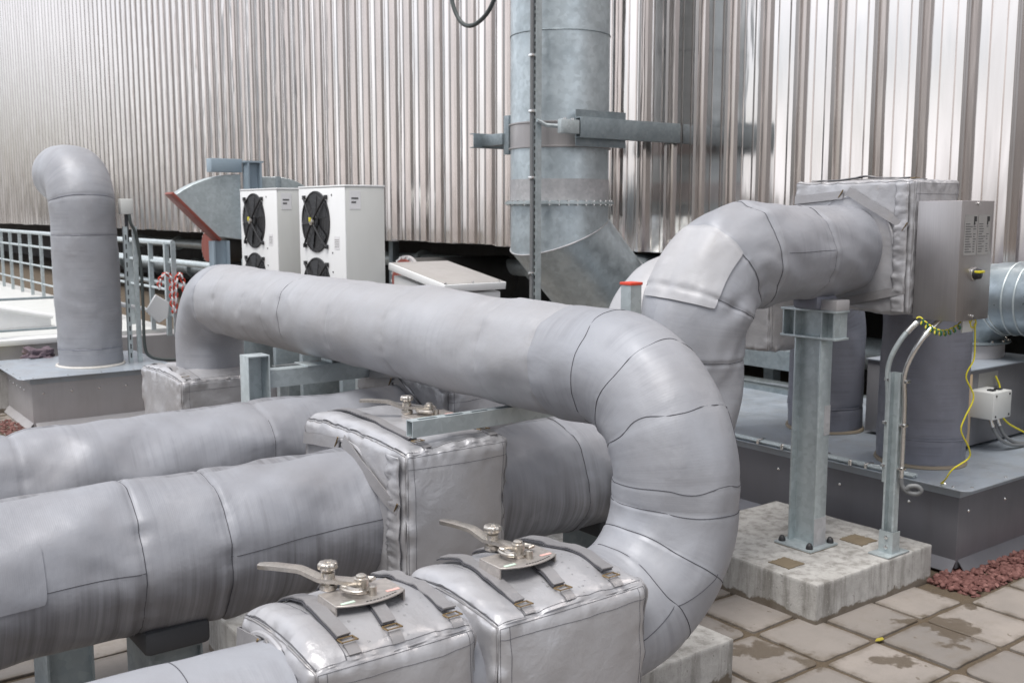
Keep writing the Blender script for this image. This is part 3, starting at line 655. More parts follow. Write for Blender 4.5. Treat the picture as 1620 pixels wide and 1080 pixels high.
# ================================================================== VALVE HANDLES
def handle(loc, rz, ang, label, scale=1.0):
    t = thing('lever_valve', label, 'valve', loc, rz, 'lever valves under the covers'); t.scale = (scale,)*3
    m_ = MB(); W_, D0 = .098, .050
    arc = [(-W_, D0), (-W_, -D0)] + [(x, -D0-.028*(1-(x/W_)**2)) for x in np.linspace(-W_+.015, W_-.015, 12)] + [(W_, -D0), (W_, D0)]
    m_.prism(arc, (.045, .050), 'z', .0015)
    m_.box((-W_-.0005, -D0+.002, -.02), (-W_+.005, D0-.002, .0455), .001); m_.box((W_-.005, -D0+.002, -.02), (W_+.0005, D0-.002, .0455), .001)
    br = m_.build('bracket', 'bracket_steel', t)
    d = MB()
    for k in range(10):
        x = -.02 + .085*k/9; yy = -D0-.028*(1-(x/W_)**2)+.010; d.box((x-.003, yy-.0012, .0502), (x+.003, yy+.0012, .0512))
    d.build('notch_scale', 'black', br)
    MB().box((-.082, -.052, .0503), (-.045, -.042, .0512)).build('position_sticker', 'sticker_green', br)
    MB().box((.050, -.042, .0503), (.087, -.032, .0512)).build('position_sticker', 'sticker_red', br)
    s_ = MB().lathe([(.024, .050), (.026, .054), (.026, .060), (.016, .062), (.0165, .070), (.019, .072), (.019, .092), (.014, .094), (.0135, .1), (.008, .104)], 20).cyl((0, 0, -.03), (0, 0, .05), .014, 14)
    s_.lathe([(.010, .05), (.010, .076), (.006, .078)], 14, at=(.012, -.036, 0)); s_.build('stem', 'steel', t)
    # sector arm: open curved loop
    ca, sa = math.cos(ang), math.sin(ang); R_ = Matrix.Rotation(ang, 4, 'Z')
    g_ = MB()
    path = [(.052*math.cos(a), .052*math.sin(a), .07) for a in np.linspace(-1.9, -.5, 10)] + [(.036*math.cos(a), .036*math.sin(a), .07) for a in np.linspace(-.5, -1.9, 10)]
    g_.tube([R_ @ Vector(p) for p in path], .006, 8, closed=True)
    path = [(.052*math.cos(a), .052*math.sin(a), .07) for a in np.linspace(.5, 1.9, 10)] + [(.036*math.cos(a), .036*math.sin(a), .07) for a in np.linspace(1.9, .5, 10)]
    g_.tube([R_ @ Vector(p) for p in path], .006, 8, closed=True); g_.build('sector_arm', 'steel', t)
    lv = MB()
    pr = [(0., .078, .018), (.06, .080, .016), (.11, .082, .018), (.155, .103, .017), (.165, .106, .017), (.23, .110, .017), (.265, .109, .015), (.275, .108, .009)]
    rings = []
    for x, z, hw in pr:
        rings.append([lv.bm.verts.new(R_ @ Vector((x, a*hw, z + c*.0062))) for a, c in ((-1, -1), (-.7, -1.2), (.7, -1.2), (1, -1), (1, 1), (.7, 1.2), (-.7, 1.2), (-1, 1))])
    for a, b in zip(rings, rings[1:]):
        for k in range(8): lv.bm.faces.new((a[k], a[(k+1) % 8], b[(k+1) % 8], b[k]))
    lv.bm.faces.new(rings[0][::-1]); lv.bm.faces.new(rings[-1]); lev = lv.build('lever', 'steel', t, ang=50)
    kx, ky = .088*ca, .088*sa
    MB().lathe([(.022, .052), (.024, .056), (.022, .068), (.014, .07), (.018, .09), (.018, .104), (.012, .106), (.012, .112)], 20, at=(kx, ky, 0)).lathe([(.020, .112), (.024, .116), (.024, .130), (.020, .134), (.009, .134), (.008, .131)], 40, at=(kx, ky, 0), lobes=9, amp=.09).build('locking_knob', 'steel', t, ang=55)
    for o_ in [x for x in bpy.data.objects if x.parent == t and x.name.split('.')[0] != 'bracket']:      # squat, like a real quarter-turn head
        for v in o_.data.vertices:
            if v.co.z > .05: v.co.z = .05 + (v.co.z-.05)*.86
    return t
handle((1.168, 2.19, 1.0), 0, math.radians(133), 'steel lever handle on the left front cover, lever swung out to the left')
handle((1.645, 2.165, 1.0), 0, math.radians(108), 'steel lever handle on the right front cover, lever pointing up and back')
handle((2.09, 3.33, 1.16), 0, math.radians(140), 'steel lever handle beyond the slotted arm on the middle cover')

# water drops on the two front covers
def drops(cv, n, seed, label):
    rs = np.random.RandomState(seed); m_ = MB()
    for k in range(n):
        p = cv.top(rs.uniform(-.9, .9), rs.uniform(-.9, .1), 0); r = rs.uniform(.002, .005); m_.lathe([(r, -.001), (r*.85, r*.3), (r*.4, r*.5)], 9, at=p)
    o = m_.build('water_drops', M['drop'], None); tag(o, label, 'water drops', kind='stuff')
md = Mat('water', (.9, .9, .9), .05, 0); md.b.inputs['Transmission Weight'].default_value = .9; md.b.inputs['IOR'].default_value = 1.33; M['drop'] = md.m
drops(cvL, 60, 3, 'rain drops beaded on the left front cover'); drops(cvR, 55, 4, 'rain drops beaded on the right front cover')

# patch on the bend
a_, b_ = pA_patch
for th0 in (2.6,): pass
PATCH_TH = (-.45, 1.08)
pA.patch(a_, b_, PATCH_TH[0], PATCH_TH[1], t_A, 'jacket_pale', .010, 'patch')
pA.patch(3.0, 3.625, .85, 1.60, t_A, 'jacket', .004, 'patch')

# ================================================================== PLINTHS, POSTS
def plinth(label, a, b):
    rs = np.random.RandomState(int(a[0]*100)); m_ = MB(); m_.box((a[0], a[1], -.02), (b[0], b[1], .2), .008)
    bmesh.ops.subdivide_edges(m_.bm, edges=m_.bm.edges[:], cuts=14, use_grid_fill=True)
    for v in m_.bm.verts:
        q = vnoise(np.array([[v.co.x*9, v.co.y*9, v.co.z*9]]), 2)[0]; v.co += Vector((q, vnoise(np.array([[v.co.y*9, v.co.z*9, v.co.x*9]]), 4)[0], q))*.0028
    return tag(m_.build('concrete_plinth', 'concrete', None, ang=30), label, 'plinth')
plinth('wide weathered concrete plinth under the steel post', (4.02, 2.89, 0), (5.04, 3.95, 0))
plinth('small concrete plinth under the red-capped post, right of the big bend', (2.2, 2.72, 0), (3.22, 3.2, 0))
plinth('concrete plinth behind the left front valve cover', (1.55, 3.55, 0), (2.3, 4.40, 0))
plinth('concrete plinth under the middle low pipe beyond the right front valve', (3.45, 3.95, 0), (3.96, 4.45, 0))
for x0, y0, l in ((2.25, 5.2, 'bare concrete pad under the frame legs near the channel post'), (2.9, 5.6, 'bare concrete pad carrying a bolted leg under the crossing pipe'), (2.55, 7.2, 'bare concrete pad beyond the far bend')):
    tag(MB().box((x0, y0, -.02), (x0+.42, y0+.42, .14), .012).build('concrete_pad', 'concrete', None), l, 'plinth')
# steel post
def ibeam(m_, x, y0, y1, z0, z1, w_, tf=.010, tw=.008):
    "vertical I section, flanges at the y ends"
    m_.box((x-w_/2, y0, z0), (x+w_/2, y0+tf, z1), .0015); m_.box((x-w_/2, y1-tf, z0), (x+w_/2, y1, z1), .0015); m_.box((x-tw/2, y0+tf, z0), (x+tw/2, y1-tf, z1))
px, py = 4.49, 3.31
t = thing('steel_post', 'galvanised steel post bolted to the concrete, carrying the raised pipe', 'post', (px, py, .2))
m_ = MB(); ibeam(m_, 0, -.085, .085, .014, 1.135, .098); m_.build('shaft', 'galv', t)
MB().box((-.0495, -.0875, .016), (.0495, -.0852, .17)).build('primer_band', 'zinc', t); MB().box((.0, -.0875, .62), (.0495, -.0852, .78)).build('primer_band', 'zinc', t)
m_ = MB(); m_.box((-.06, -.175, 1.137), (.06, .175, 1.149), .002); m_.box((-.06, -.175, 1.280), (.06, .175, 1.292), .002); m_.box((-.004, -.165, 1.149), (.004, .165, 1.280))
for yy in (-.16, -.085, .085, .16): m_.box((-.055, yy-.004, 1.149), (.055, yy+.004, 1.280))
m_.build('head_beam', 'galv', t)
MB().box((-.12, -.12, .004), (.12, .12, .016), .002, Matrix.Rotation(math.radians(0), 4, 'Z')).build('base_plate', 'galv', t)
MB().box((-.118, -.118, -.004), (.118, .118, .004)).build('grout_bed', 'brownseal', t)
for a in (-.09, .09):
    for b in (-.09, .09): MB().lathe([(.019, .016), (.019, .024), (.016, .036), (.009, .046), (.002, .049)], 14, at=(a, b, 0)).build('bolt_cap', 'black', t)
tag(MB().box((-.09, -.14, 0), (.09, .02, .075), .02).build('pipe_shoe', 'riser', None), 'wrapped pipe shoe on top of the steel post head', 'pipe shoe').location = (px, py+.06, 1.492)
tag(MB().box((-.055, -.05, 0), (.055, .05, .055), .003).build('packing_block', 'curb_pale', None), 'grey packing block beside the wrapped shoe on the post head', 'block').location = (px, py-.125, 1.492)
# dark square patches on the plinth where fixings were removed
for (x, y, s_, l) in ((4.16, 3.18, .13, 'pale brown square mortar patch in front of the steel post foot'), (4.78, 3.18, .15, 'dark brown square mortar patch behind the conduit strut foot')):
    rs_ = random.Random(int(x*50)); pg = []
    for k in range(40):
        a = 2*PI*k/40; q = s_/2/max(abs(math.cos(a)), abs(math.sin(a)))*rs_.uniform(.90, 1.04)*(1 if k % 10 else .92); pg.append((x+q*math.cos(a), y+q*math.sin(a)))
    tag(MB().prism(pg, (.196, .2040), 'z').build('mortar_patch', 'mortar', None), l, 'patch')
# conduit strut
def strut_channel(m_, L0, L1, w_=.041, d_=.041, t_=.003, slots=True, axis='z'):
    pass
sx, sy = 4.725, 2.955
t = thing('conduit_strut', 'slim galvanised strut with two metal conduits rising to the control box', 'strut', (sx, sy, .2))
m_ = MB(); m_.box((.018, -.0268, .012), (.021, .0268, .97)); m_.box((-.018, -.030, .012), (.021, -.027, .97)); m_.box((-.018, .027, .012), (.021, .030, .97)); m_.box((-.024, -.034, .012), (-.021, -.022, .97)); m_.box((-.024, .022, .012), (-.021, .034, .97)); m_.build('channel', 'galv', t)
MB().box((-.1, -.06, .002), (.1, .06, .010), .002).build('base_plate', 'galv', t)
m_ = MB(); m_.box((-.032, -.041, .010), (.03, -.037, .125)); m_.box((-.032, .037, .010), (.03, .041, .125)); m_.box((-.036, -.041, .010), (-.032, .041, .125)); m_.build('shoe_bracket', 'galv', t)
for z in (.04, .095): MB().lathe([(.011, 0), (.011, .007), (.006, .009)], 10, mtx=Matrix.Translation((-.036, -.005, z)) @ Matrix.Rotation(-PI/2, 4, 'Y')).build('bolt', 'bright', t)
for y_ in (-.048, .048):
    zb = .42 if y_ < 0 else .38
    yb = sy+y_
    end = (4.86-sx, 2.80-sy+(.05 if y_ > 0 else 0), 1.27)
    if y_ > 0: pts = [(0, y_, zb), (0, y_, .80), (-.01, y_, 1.0), (.01, y_-.05, 1.14), (.07, y_-.10, 1.235), (.13, -.07, 1.262)]
    else: pts = [(.0, y_, zb), (0, y_, .8), (-.01, y_, .98), (.02, y_-.05, 1.13), (.09, y_-.09, 1.225), (.15, -.15, 1.262)]
    cd_ = MB().tube(smooth_path(pts, 8), .0135, 10).build('conduit', 'bright' if y_ < 0 else 'galv', t)
    q = smooth_path(pts, 8); MB().tube(q[-14:-8], .0165, 10).build('gland', 'bright', cd_)
    for z in (.47, .7, .93): MB().box((-.02, y_-.018, z-.008), (.02, y_+.018, z+.008), .003).build('clip', 'bright', cd_)
a = [( .06*math.cos(u)+.02, -.06-.02-.03*0 + .0, .0) for u in (0,)]
loop = [(.0, -.048, .42), (.01, -.052, .375), (.03, -.075, .345), (.05, -.11, .34), (.06, -.13, .36), (.045, -.115, .382), (.025, -.085, .378), (.02, -.072, .362)]
MB().tube(smooth_path(loop, 8), .0125, 10).build('conduit', 'cable', t)

# ---- slotted arm below the crossing pipe, held by the red-capped post
t = thing('support_post', 'slotted support post with red end cap, its arm under the crossing pipe', 'support', (2.875, 3.02, 0))
m_ = MB()
m_.box((-1.05, -.002, 1.205), (.0, .002, 1.265)); m_.box((-1.05, .038, 1.205), (.0, .042, 1.265))
x = -1.05
while x < -.06: m_.box((x, .002, 1.2615), (min(x+.035, -.05), .038, 1.265)); m_.box((x+.035, .002, 1.2615), (x+.115, .010, 1.265)); m_.box((x+.035, .030, 1.2615), (x+.115, .038, 1.265)); x += .115
m_.box((-1.05, .002, 1.205), (0, .012, 1.208)); m_.box((-1.05, .028, 1.205), (0, .038, 1.208)); m_.build('arm', 'galv', t)
m_ = MB(); m_.box((0, .0, .0), (.004, .06, 1.70)); m_.box((.004, 0, .0), (.06, .004, 1.70)); m_.box((.004, .056, 0), (.06, .06, 1.70)); m_.box((.056, .004, 0), (.06, .02, 1.70)); m_.box((.056, .04, 0), (.06, .056, 1.70)); m_.build('upright', 'galv', t)
MB().box((-.004, -.004, 1.700), (.064, .064, 1.712), .002).build('end_cap', 'redcap', t)

# ---- channel post and beam that hold the far half of the crossing pipe
t = thing('channel_trestle', 'galvanised frame of channel post and cross beam under the crossing pipe', 'support', (1.91, 4.62, 0))
m_ = MB(); m_.box((-.056, -.05, 0), (-.050, .05, 1.315), .001); m_.box((.050, -.05, 0), (.056, .05, 1.315), .001); m_.box((-.050, .044, 0), (.050, .05, 1.315)); m_.box((-.049, -.05, 1.308), (.049, .044, 1.314)); m_.build('post', 'galv', t)
m_ = MB(); m_.box((.058, -.035, 1.150), (.86, -.031, 1.235)); m_.box((.058, -.031, 1.231), (.86, .05, 1.235)); m_.box((.058, -.031, 1.150), (.86, .05, 1.154)); m_.build('cross_beam', 'galv', t)
m_ = MB(); m_.box((.26, -.04, 1.236), (.56, .12, 1.242), .001); m_.box((.40, -.02, 1.242), (.408, .1, 1.275)); m_.build('saddle', 'galv', t)
m_ = MB(); m_.box((.81, -.02, 0), (.85, .02, 1.149)); m_.build('leg', 'galv', t)
MB().box((.75, -.06, .0), (.91, .06, .012)).build('foot_plate', 'galv', t)
# row of slimmer strut legs behind
def strut_frame(label, x, y, ln, h):
    t = thing('strut_frame', label, 'support', (x, y, 0))
    for k in range(2):
        X = k*ln; m_ = MB(); m_.box((X-.021, -.021, .02), (X+.021, -.018, h)); m_.box((X-.021, -.018, .02), (X-.018, .021, h)); m_.box((X+.018, -.018, .02), (X+.021, .021, h)); m_.build('leg', 'galv', t)
        MB().box((X-.06, -.06, 0.145 if h < 1.5 else .0), (X+.06, .06, .155)).build('foot_plate', 'galv', t)
    m_ = MB(); m_.box((-.05, -.022, h), (ln+.05, .022, h+.003)); m_.box((-.05, -.022, h-.045), (ln+.05, -.0215+.003, h)); m_.build('rail', 'galv', t)
    return t
strut_frame('strut trestle behind the channel post with short rail', 2.40, 5.42, .72, 1.12)
strut_frame('strut trestle farthest back under the crossing pipe', 2.72, 6.10, .55, 1.0)

# ---- shoes under the low pipes
def shoe(label, x, y, zb, w_=.22):
    t = thing('pipe_support', label, 'support', (x, y, 0))
    MB().box((-w_/2, -.16, zb-.035), (w_/2, .16, zb+.05), .02).build('wrapped_shoe', 'rubber', t)
    m_ = MB(); zt = zb-.037
    m_.box((-w_*.4, -.13, 0), (-w_*.4+.008, .13, zt)); m_.box((w_*.4-.008, -.13, 0), (w_*.4, .13, zt)); m_.box((-w_*.4+.008, -.13, zt-.008), (w_*.4-.008, .13, zt)); m_.box((-w_*.4+.008, -.10, .0), (w_*.4-.008, -.092, zt-.008)); m_.build('stand', 'galv_dark', t); return t
shoe('dark wrapped shoe and stand under the middle low pipe, left of the front valves', 1.03, 3.36, .60)
shoe('dark wrapped shoe and stand under the middle low pipe, beyond the right front valve', 3.05, 3.38, .60, .3)
shoe('dark wrapped shoe and stand under the farthest low pipe', .9, 4.27, .65)
tag(MB().box((-.012, -.2, 0), (.012, .2, .03)).box((-.06, -.2, -.01), (.06, .2, 0), .001).build('support_rail', 'galv_dark', None), 'flat tee rail lying on the stand beyond the right front valve', 'rail').location = (2.75, 3.10, .42)

# ================================================================== CURBS
def curb(label, x0, x1, y0, y1, zt, mat_s, over, bolts):
    t = thing('riser_curb', label, 'curb', (x0, y0, 0))
    W_, D_ = x1-x0, y1-y0
    MB().box((0, 0, .02), (W_, D_, zt-.006), .004).build('box', mat_s, t)
    # flared skirt at the foot
    m_ = MB(); e = .045
    m_.prism([(0, .07), (0, .062), (-e, .004), (-e-.004, .010)], (0, D_), 'y'); 
    m_.prism([(0, .07), (0, .062), (-e, .004), (-e-.004, .010)], (0.02, W_), 'x'); m_.build('skirt', mat_s, t)
    # overhanging lid with rounded corners and a turned-down lip
    r = .06; o = over; poly = []
    for cx, cy, a0 in ((W_+o-r, D_+o-r, 0), (-o+r, D_+o-r, PI/2), (-o+r, -o+r, PI), (W_+o-r, -o+r, 1.5*PI)):
        for k in range(6): poly.append((cx+r*math.cos(a0+PI/2*k/5), cy+r*math.sin(a0+PI/2*k/5)))
    MB().prism(poly, (zt-.006, zt), 'z', .001).build('lid', 'plate', t)
    m_ = MB(); m_.box((-.004, -.006, zt-.07), (W_, -.001, zt-.0062)); m_.box((-.006, 0, zt-.07), (-.001, D_, zt-.0062)); m_.build('lip', 'plate', t)
    m_ = MB()
    for fx in np.linspace(.1, W_-.1, 5): m_.lathe([(.011, 0), (.011, .005), (.006, .009)], 8, mtx=Matrix.Translation((fx, -.0, zt-.16)) @ Matrix.Rotation(PI/2, 4, 'X'))
    for fy in np.linspace(.3, D_-.1, 6): m_.lathe([(.011, 0), (.011, .005), (.006, .009)], 8, mtx=Matrix.Translation((0, fy, zt-.16)) @ Matrix.Rotation(-PI/2, 4, 'Y'))
    for fx in np.linspace(0, W_, bolts): m_.lathe([(.010, 0), (.010, .006), (.005, .008)], 8, at=(fx, -over+.03, zt)); 
    for fy in np.linspace(0, D_, bolts): m_.lathe([(.010, 0), (.010, .006), (.005, .008)], 8, at=(-over+.03, fy, zt))
    m_.build('screws', 'bright', t)['kind'] = 'stuff'
    return t
curb('long dark grey sheet curb with bluish lid under the two dark risers', 5.25, 7.05, 2.87, 5.6, .50, 'curb', .10, 6)
curb('pale grey sheet curb with bluish lid under the far blunt elbow riser', 1.96, 3.15, 9.95, 11.15, .50, 'curb_pale', .12, 5)
def seal(label, x, y, z, r, mat):
    m_ = MB(); m_.tube([(x+(r+.006*math.sin(5*a))*math.cos(a), y+(r+.006*math.cos(4*a))*math.sin(a), z+.006) for a in np.linspace(0, 2*PI, 48, endpoint=False)], .014, 6, closed=True); tag(m_.build('sealant_ring', mat, None), label, 'sealant')
seal('white sealant ring round the foot of the blunt elbow riser', 2.62, 10.45, .5, .31, 'silicone')
seal('brown sealant ring round the riser behind the yellow wire', 5.62, 3.34, .5, .255, 'brownseal')
seal('brown sealant ring round the riser behind the steel post', 5.95, 4.27, .5, .255, 'brownseal')
# conduits clipped along the lid edge
t = thing('conduit_run', 'pair of slim metal conduits clipped along the lid edge of the long curb', 'conduit', (5.20, 3.05, .5))
for k in range(2): MB().tube([(.03*k-.03, 0.05, .016), (.03*k-.03, .9, .016), (.03*k-.03, 2.3, .016)], .011, 10).build('conduit', 'galv', t)
for yy in (.35, .65, 1.15, 1.65): MB().box((-.05, yy-.01, .001), (.02, yy+.01, .032), .002).build('clip', 'bright', t)
for yy in (.45, .95): MB().lathe([(.012, 0), (.012, .03), (.008, .034)], 10, at=(-.055, yy, .004)).build('bolt', 'bright', t)

# ================================================================== CONTROL BOX
t = thing('control_box', 'brushed steel control box with two grey rating plates and yellow black knob', 'control box', (4.77, 2.68, 1.455))
w_, d_, h_ = .31, .235, .60
MB().box((0, 0, 0), (w_, d_, h_), .004).build('housing', 'stainless', t)
for i in range(2):
    x0 = .035 + i*.125
    p_ = MB().box((x0, -.0022, .33), (x0+.115, -.0005, .53), .0).build('rating_plate', 'label', t)
    q = MB(); rs = random.Random(i)
    for r_ in range(12):
        z = .345+.0125*r_; q.box((x0+.008, -.0032, z), (x0+.008+rs.uniform(.03, .065), -.0024, z+.004))
        if rs.random() > .3: q.box((x0+.08, -.0032, z), (x0+.08+rs.uniform(.01, .026), -.0024, z+.004))
    q.build('print', 'ink', p_)
    f = MB(); f.box((x0+.082, -.0032, .497), (x0+.107, -.0024, .522)); f.box((x0+.082, -.0032, .480), (x0+.092, -.0024, .4965)); f.build('emblem', 'black', p_)
Ky = Matrix.Translation((.145, -.001, .235)) @ Matrix.Rotation(PI/2, 4, 'X')
MB().lathe([(.034, 0), (.034, .006), (.030, .008)], 28, mtx=Ky).build('knob_plate', 'bright', t)
kb = MB().lathe([(.028, .008), (.027, .022), (.024, .034), (.018, .038)], 28, mtx=Ky).build('knob', 'black', t)
MB().box((-.026, -.044, .006), (.026, -.016, .018), .002, Matrix.Translation((.145, -.001, .235))).build('knob_grip', 'yellow', kb)
for x, z in ((.15, .585), (.15, .02)): MB().lathe([(.008, 0), (.008, .006), (.004, .008)], 10, mtx=Matrix.Translation((x, -.0005, z)) @ Matrix.Rotation(PI/2, 4, 'X')).build('screw', 'bright', t)
MB().box((.16, .05, -.07), (.28, .06, -.002), .002).build('terminal_plate', 'ac_side', t)
# yellow earth wires
t = thing('earth_wire', 'yellow green coiled earth wire hanging below the control box', 'wire', (4.90, 2.70, 1.44))
c_ = []
for k in range(110):
    f = k/109; c_.append((-.26+.36*f, .10-.06*f + .012*math.cos(k*.62), -.055*math.sin(PI*min(1, f*1.05))*1.2 + .03*(1-f) + .014*math.sin(k*.62)))
MB().tube(c_, .0042, 6).build('coil', 'yellow', t)
m_ = MB()
for k in range(4, 100, 10): m_.tube([Vector(p) for p in c_[k:k+5]], .0048, 6)
m_.build('green_stripe', 'green', t)
MB().tube([(.10+.028*math.cos(a)+.03, .03, -.012+.022*math.sin(a)) for a in np.linspace(PI, 3.1*PI, 20)], .0042, 6).build('loop', 'yellow', t)
t = thing('earth_wire', 'long wavy yellow earth wire running down to the grey lid', 'wire', (0, 0, 0))
pts = [(5.03, 2.72, 1.43), (5.04, 2.72, 1.34), (5.04, 2.72, 1.24), (5.01, 2.74, 1.15), (5.06, 2.72, 1.04), (5.02, 2.74, .93), (5.01, 2.75, .86), (5.08, 2.74, .76), (5.10, 2.75, .70), (5.04, 2.80, .64), (5.06, 2.85, .57), (5.16, 2.93, .515), (5.20, 2.94, .508)]
MB().tube(smooth_path(pts, 8), .0042, 7).build('wire', 'yellow', t)
MB().lathe([(.014, 0), (.014, .006), (.007, .010)], 10, at=(5.21, 2.94, .5)).build('lug', 'bright', t)
tag(MB().tube(smooth_path([(5.33, 4.66, .51), (5.36, 4.78, .53), (5.40, 4.9, .525), (5.42, 5.0, .51)], 6), .005, 6).build('earth_wire', 'yellow', None), 'short yellow wire end lying on the lid beside the patched pipe', 'wire')

# ---- sheet metal unit, junction box and spiral duct at the right edge
t = thing('fan_housing', 'dark sheet metal housing with pale edge strip standing on the lid at the right', 'housing', (6.0, 3.18, .52))
MB().box((.0, .12, 0), (1.0, .80, .49), .004).build('body', 'mid_sheet', t); MB().box((.18, .1165, .36), (.42, .1195, .46)).build('notice', 'label', t)
MB().box((.005, .095, .02), (.07, .119, .47), .002).build('edge_strip', 'wood', t)
MB().box((-.02, .09, .4902), (1.0, .80, .50), .002).build('lid', 'plate', t)
tj = thing('junction_box', 'white junction box with two black cables on the dark housing', 'junction box', (6.06, 3.128, .72))
MB().box((0, 0, 0), (.22, .168, .17), .006).build('case', 'ac_side', tj)
for x in (.03, .19):
    for z in (.02, .15): MB().lathe([(.007, 0), (.007, .003)], 8, mtx=Matrix.Translation((x, -.0005, z)) @ Matrix.Rotation(PI/2, 4, 'X')).build('screw', 'black', tj)
for x in (.06, .14): MB().box((x, .04, .1702), (x+.04, .08, .18), .002).build('top_gland', 'black', tj)
for x in (.07, .15):
    pts = [(x, .05, -.002), (x+.01, .04, -.05), (x+.06, .02, -.13), (x+.2, -.0, -.19), (x+.5, -.02, -.215)]
    cb = MB().tube(smooth_path(pts, 8), .011, 8).build('cable', 'cable', tj); MB().tube([(x, .05, -.001), (x+.006, .045, -.03), (x+.014, .038, -.055)], .0145, 10).build('gland', 'bright', cb)
tag(MB().tube(smooth_path([(6.36, 3.28, .95), (6.38, 3.26, .88), (6.35, 3.25, .80), (6.36, 3.24, .72), (6.44, 3.22, .64), (6.62, 3.20, .56)], 8), .006, 7).build('earth_wire', 'yellow', None), 'thick yellow earth wire hanging beside the white junction box', 'wire')
# spiral duct
def metal_duct(pts, R, r, name, label, bands, mat='galv_duct', flange=None):
    p = Pipe(pts, R, r, up=(0, -1, .01), fold=0, wave=0.0006, pucker=0, seed=4, nth=72, ds=.02); t = thing(name, label, 'duct'); p.jacket('duct_skin', mat, t)
    for q in bands:
        s_ = q if not isinstance(q, tuple) else p.at(q); p.ring(s_, t, r=.006, name='band', mat='galv', jit=0)
    return p, t
pD, tD = metal_duct([(6.68, 3.68, 1.03), (6.68, 3.68, 1.43), (6.68, 1.2, 1.43)], [.33], .24, 'spiral_duct', 'round spiral duct elbow at the right edge above the dark housing', [.12, .45, .50, .62, .70, .95, 1.3], mat='galv_mid')
m_ = MB(); m_.lathe([(.24, 0), (.29, .0), (.29, .012), (.24, .014)], 40, at=(6.68, 3.68, 1.12)); m_.build('flange', 'galv_dark', tD)
m_ = MB().lathe([(.255, 0), (.255, .09)], 40, at=(6.68, 3.68, 1.021)); m_.build('spigot', 'curb_pale', tD)
for k in range(16):
    a = 2*PI*k/16; MB().lathe([(.010, 0), (.010, .012), (.004, .015)], 8, at=(6.68+.268*math.cos(a), 3.68+.268*math.sin(a), 1.132)).build('bolt', 'bright', tD)
# dark beams in the shade behind the risers
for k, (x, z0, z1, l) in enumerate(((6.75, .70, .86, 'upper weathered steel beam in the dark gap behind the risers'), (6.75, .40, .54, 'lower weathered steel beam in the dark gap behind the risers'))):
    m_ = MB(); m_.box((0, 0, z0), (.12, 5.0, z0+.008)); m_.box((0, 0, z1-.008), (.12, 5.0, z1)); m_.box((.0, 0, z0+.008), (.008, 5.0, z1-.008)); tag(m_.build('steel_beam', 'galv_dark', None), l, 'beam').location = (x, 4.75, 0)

# ================================================================== BIG VERTICAL DUCT
DX, DY_, DR = 6.23, 7.55, .467
t = thing('exhaust_duct', 'large galvanised exhaust duct rising along the wall from a segmented elbow', 'duct', (DX, DY_, 0))
def mitre():
    # rings: straight riser, two mitres, horizontal run into the gap under the wall
    n = 72; zc_ = 1.10; cx = .62; cz = zc_+.62; rings = []
    def ring(c, ax_t):      # plane through c perpendicular to direction tilt (in xz)
        d = np.array([math.sin(ax_t), 0, -math.cos(ax_t)]); e1 = np.array([math.cos(ax_t), 0, math.sin(ax_t)]); return d, e1
    V = []
    def add(c, tilt_plane, stretch):
        for k in range(n):
            a = 2*PI*k/n; e1 = np.array([math.cos(tilt_plane), 0, math.sin(tilt_plane)]); V.append(np.array(c) + e1*DR*stretch*math.cos(a) + np.array([0, 1, 0])*DR*math.sin(a))
    st = 1/math.cos(math.radians(22.5))
    L_ = .62*math.tan(math.radians(22.5))
    secs = [((0, 0, 9.5), 0, 1), ((0, 0, cz+L_*0+.0), 0, 1)]
    return V
ZE = 1.10; RB = .66; tq = math.tan(PI/8)
cA = np.array([0, 0, ZE+RB-RB*tq*0]);
# centreline corners of a two-mitre elbow: (0, z1) -> diagonal -> (x2, ZE)
z1_ = 1.79; q1 = np.array([0, 0, z1_]); q2 = np.array([z1_-ZE, 0, ZE])
def skew_ring(c, ang, n=80):
    e1 = np.array([math.cos(ang), 0, math.sin(ang)]); a = np.linspace(0, 2*PI, n, endpoint=False); return c + np.outer(np.cos(a), e1)*DR + 0
def duct_piece(name, c0, a0, c1, a1, mat):
    n = 80; a = np.linspace(0, 2*PI, n, endpoint=False)
    def rg(c, ang, axis):
        nrm_ = np.array([-math.sin(ang), 0, math.cos(ang)])      # plane normal
        ax = axis; e1 = np.cross(np.array([0, 1, 0]), ax); base = np.outer(np.cos(a), e1)*DR + np.outer(np.sin(a), np.array([0, 1, 0]))*DR
        tt = -(base@nrm_)/(ax@nrm_); return c + base + np.outer(tt, ax)
    ax = (c1-c0)/np.linalg.norm(c1-c0); A = rg(c0, a0, ax); B = rg(c1, a1, ax); V = np.r_[A, B]; Fq = [[k, (k+1) % n, n+(k+1) % n, n+k] for k in range(n)]
    return np_mesh(name, V, Fq, mat, t), A, B
zt_ = 2.07
duct_piece('riser', np.array([0, 0, zt_+.02]), 0, np.array([0, 0, 10.5]), 0, 'galv_duct')
_, A_, B_ = duct_piece('elbow_segment', np.array([0, 0, zt_]), 0, q1, PI/8, 'galv_duct'); MB().tube(B_, .008, 6, closed=True).build('weld_seam', 'zinc', t)
_, A_, B_ = duct_piece('elbow_segment', q1, PI/8, q2, PI*3/8, 'galv_duct'); MB().tube(B_, .008, 6, closed=True).build('weld_seam', 'zinc', t)
duct_piece('tail', q2, PI*3/8, q2+np.array([3.2, 0, 0]), PI/2, 'galv_duct')
MB().lathe([(DR+.002, .0), (DR+.055, .0), (DR+.055, .022), (DR+.002, .024)], 80, at=(0, 0, zt_)).build('flange', 'galv', t)
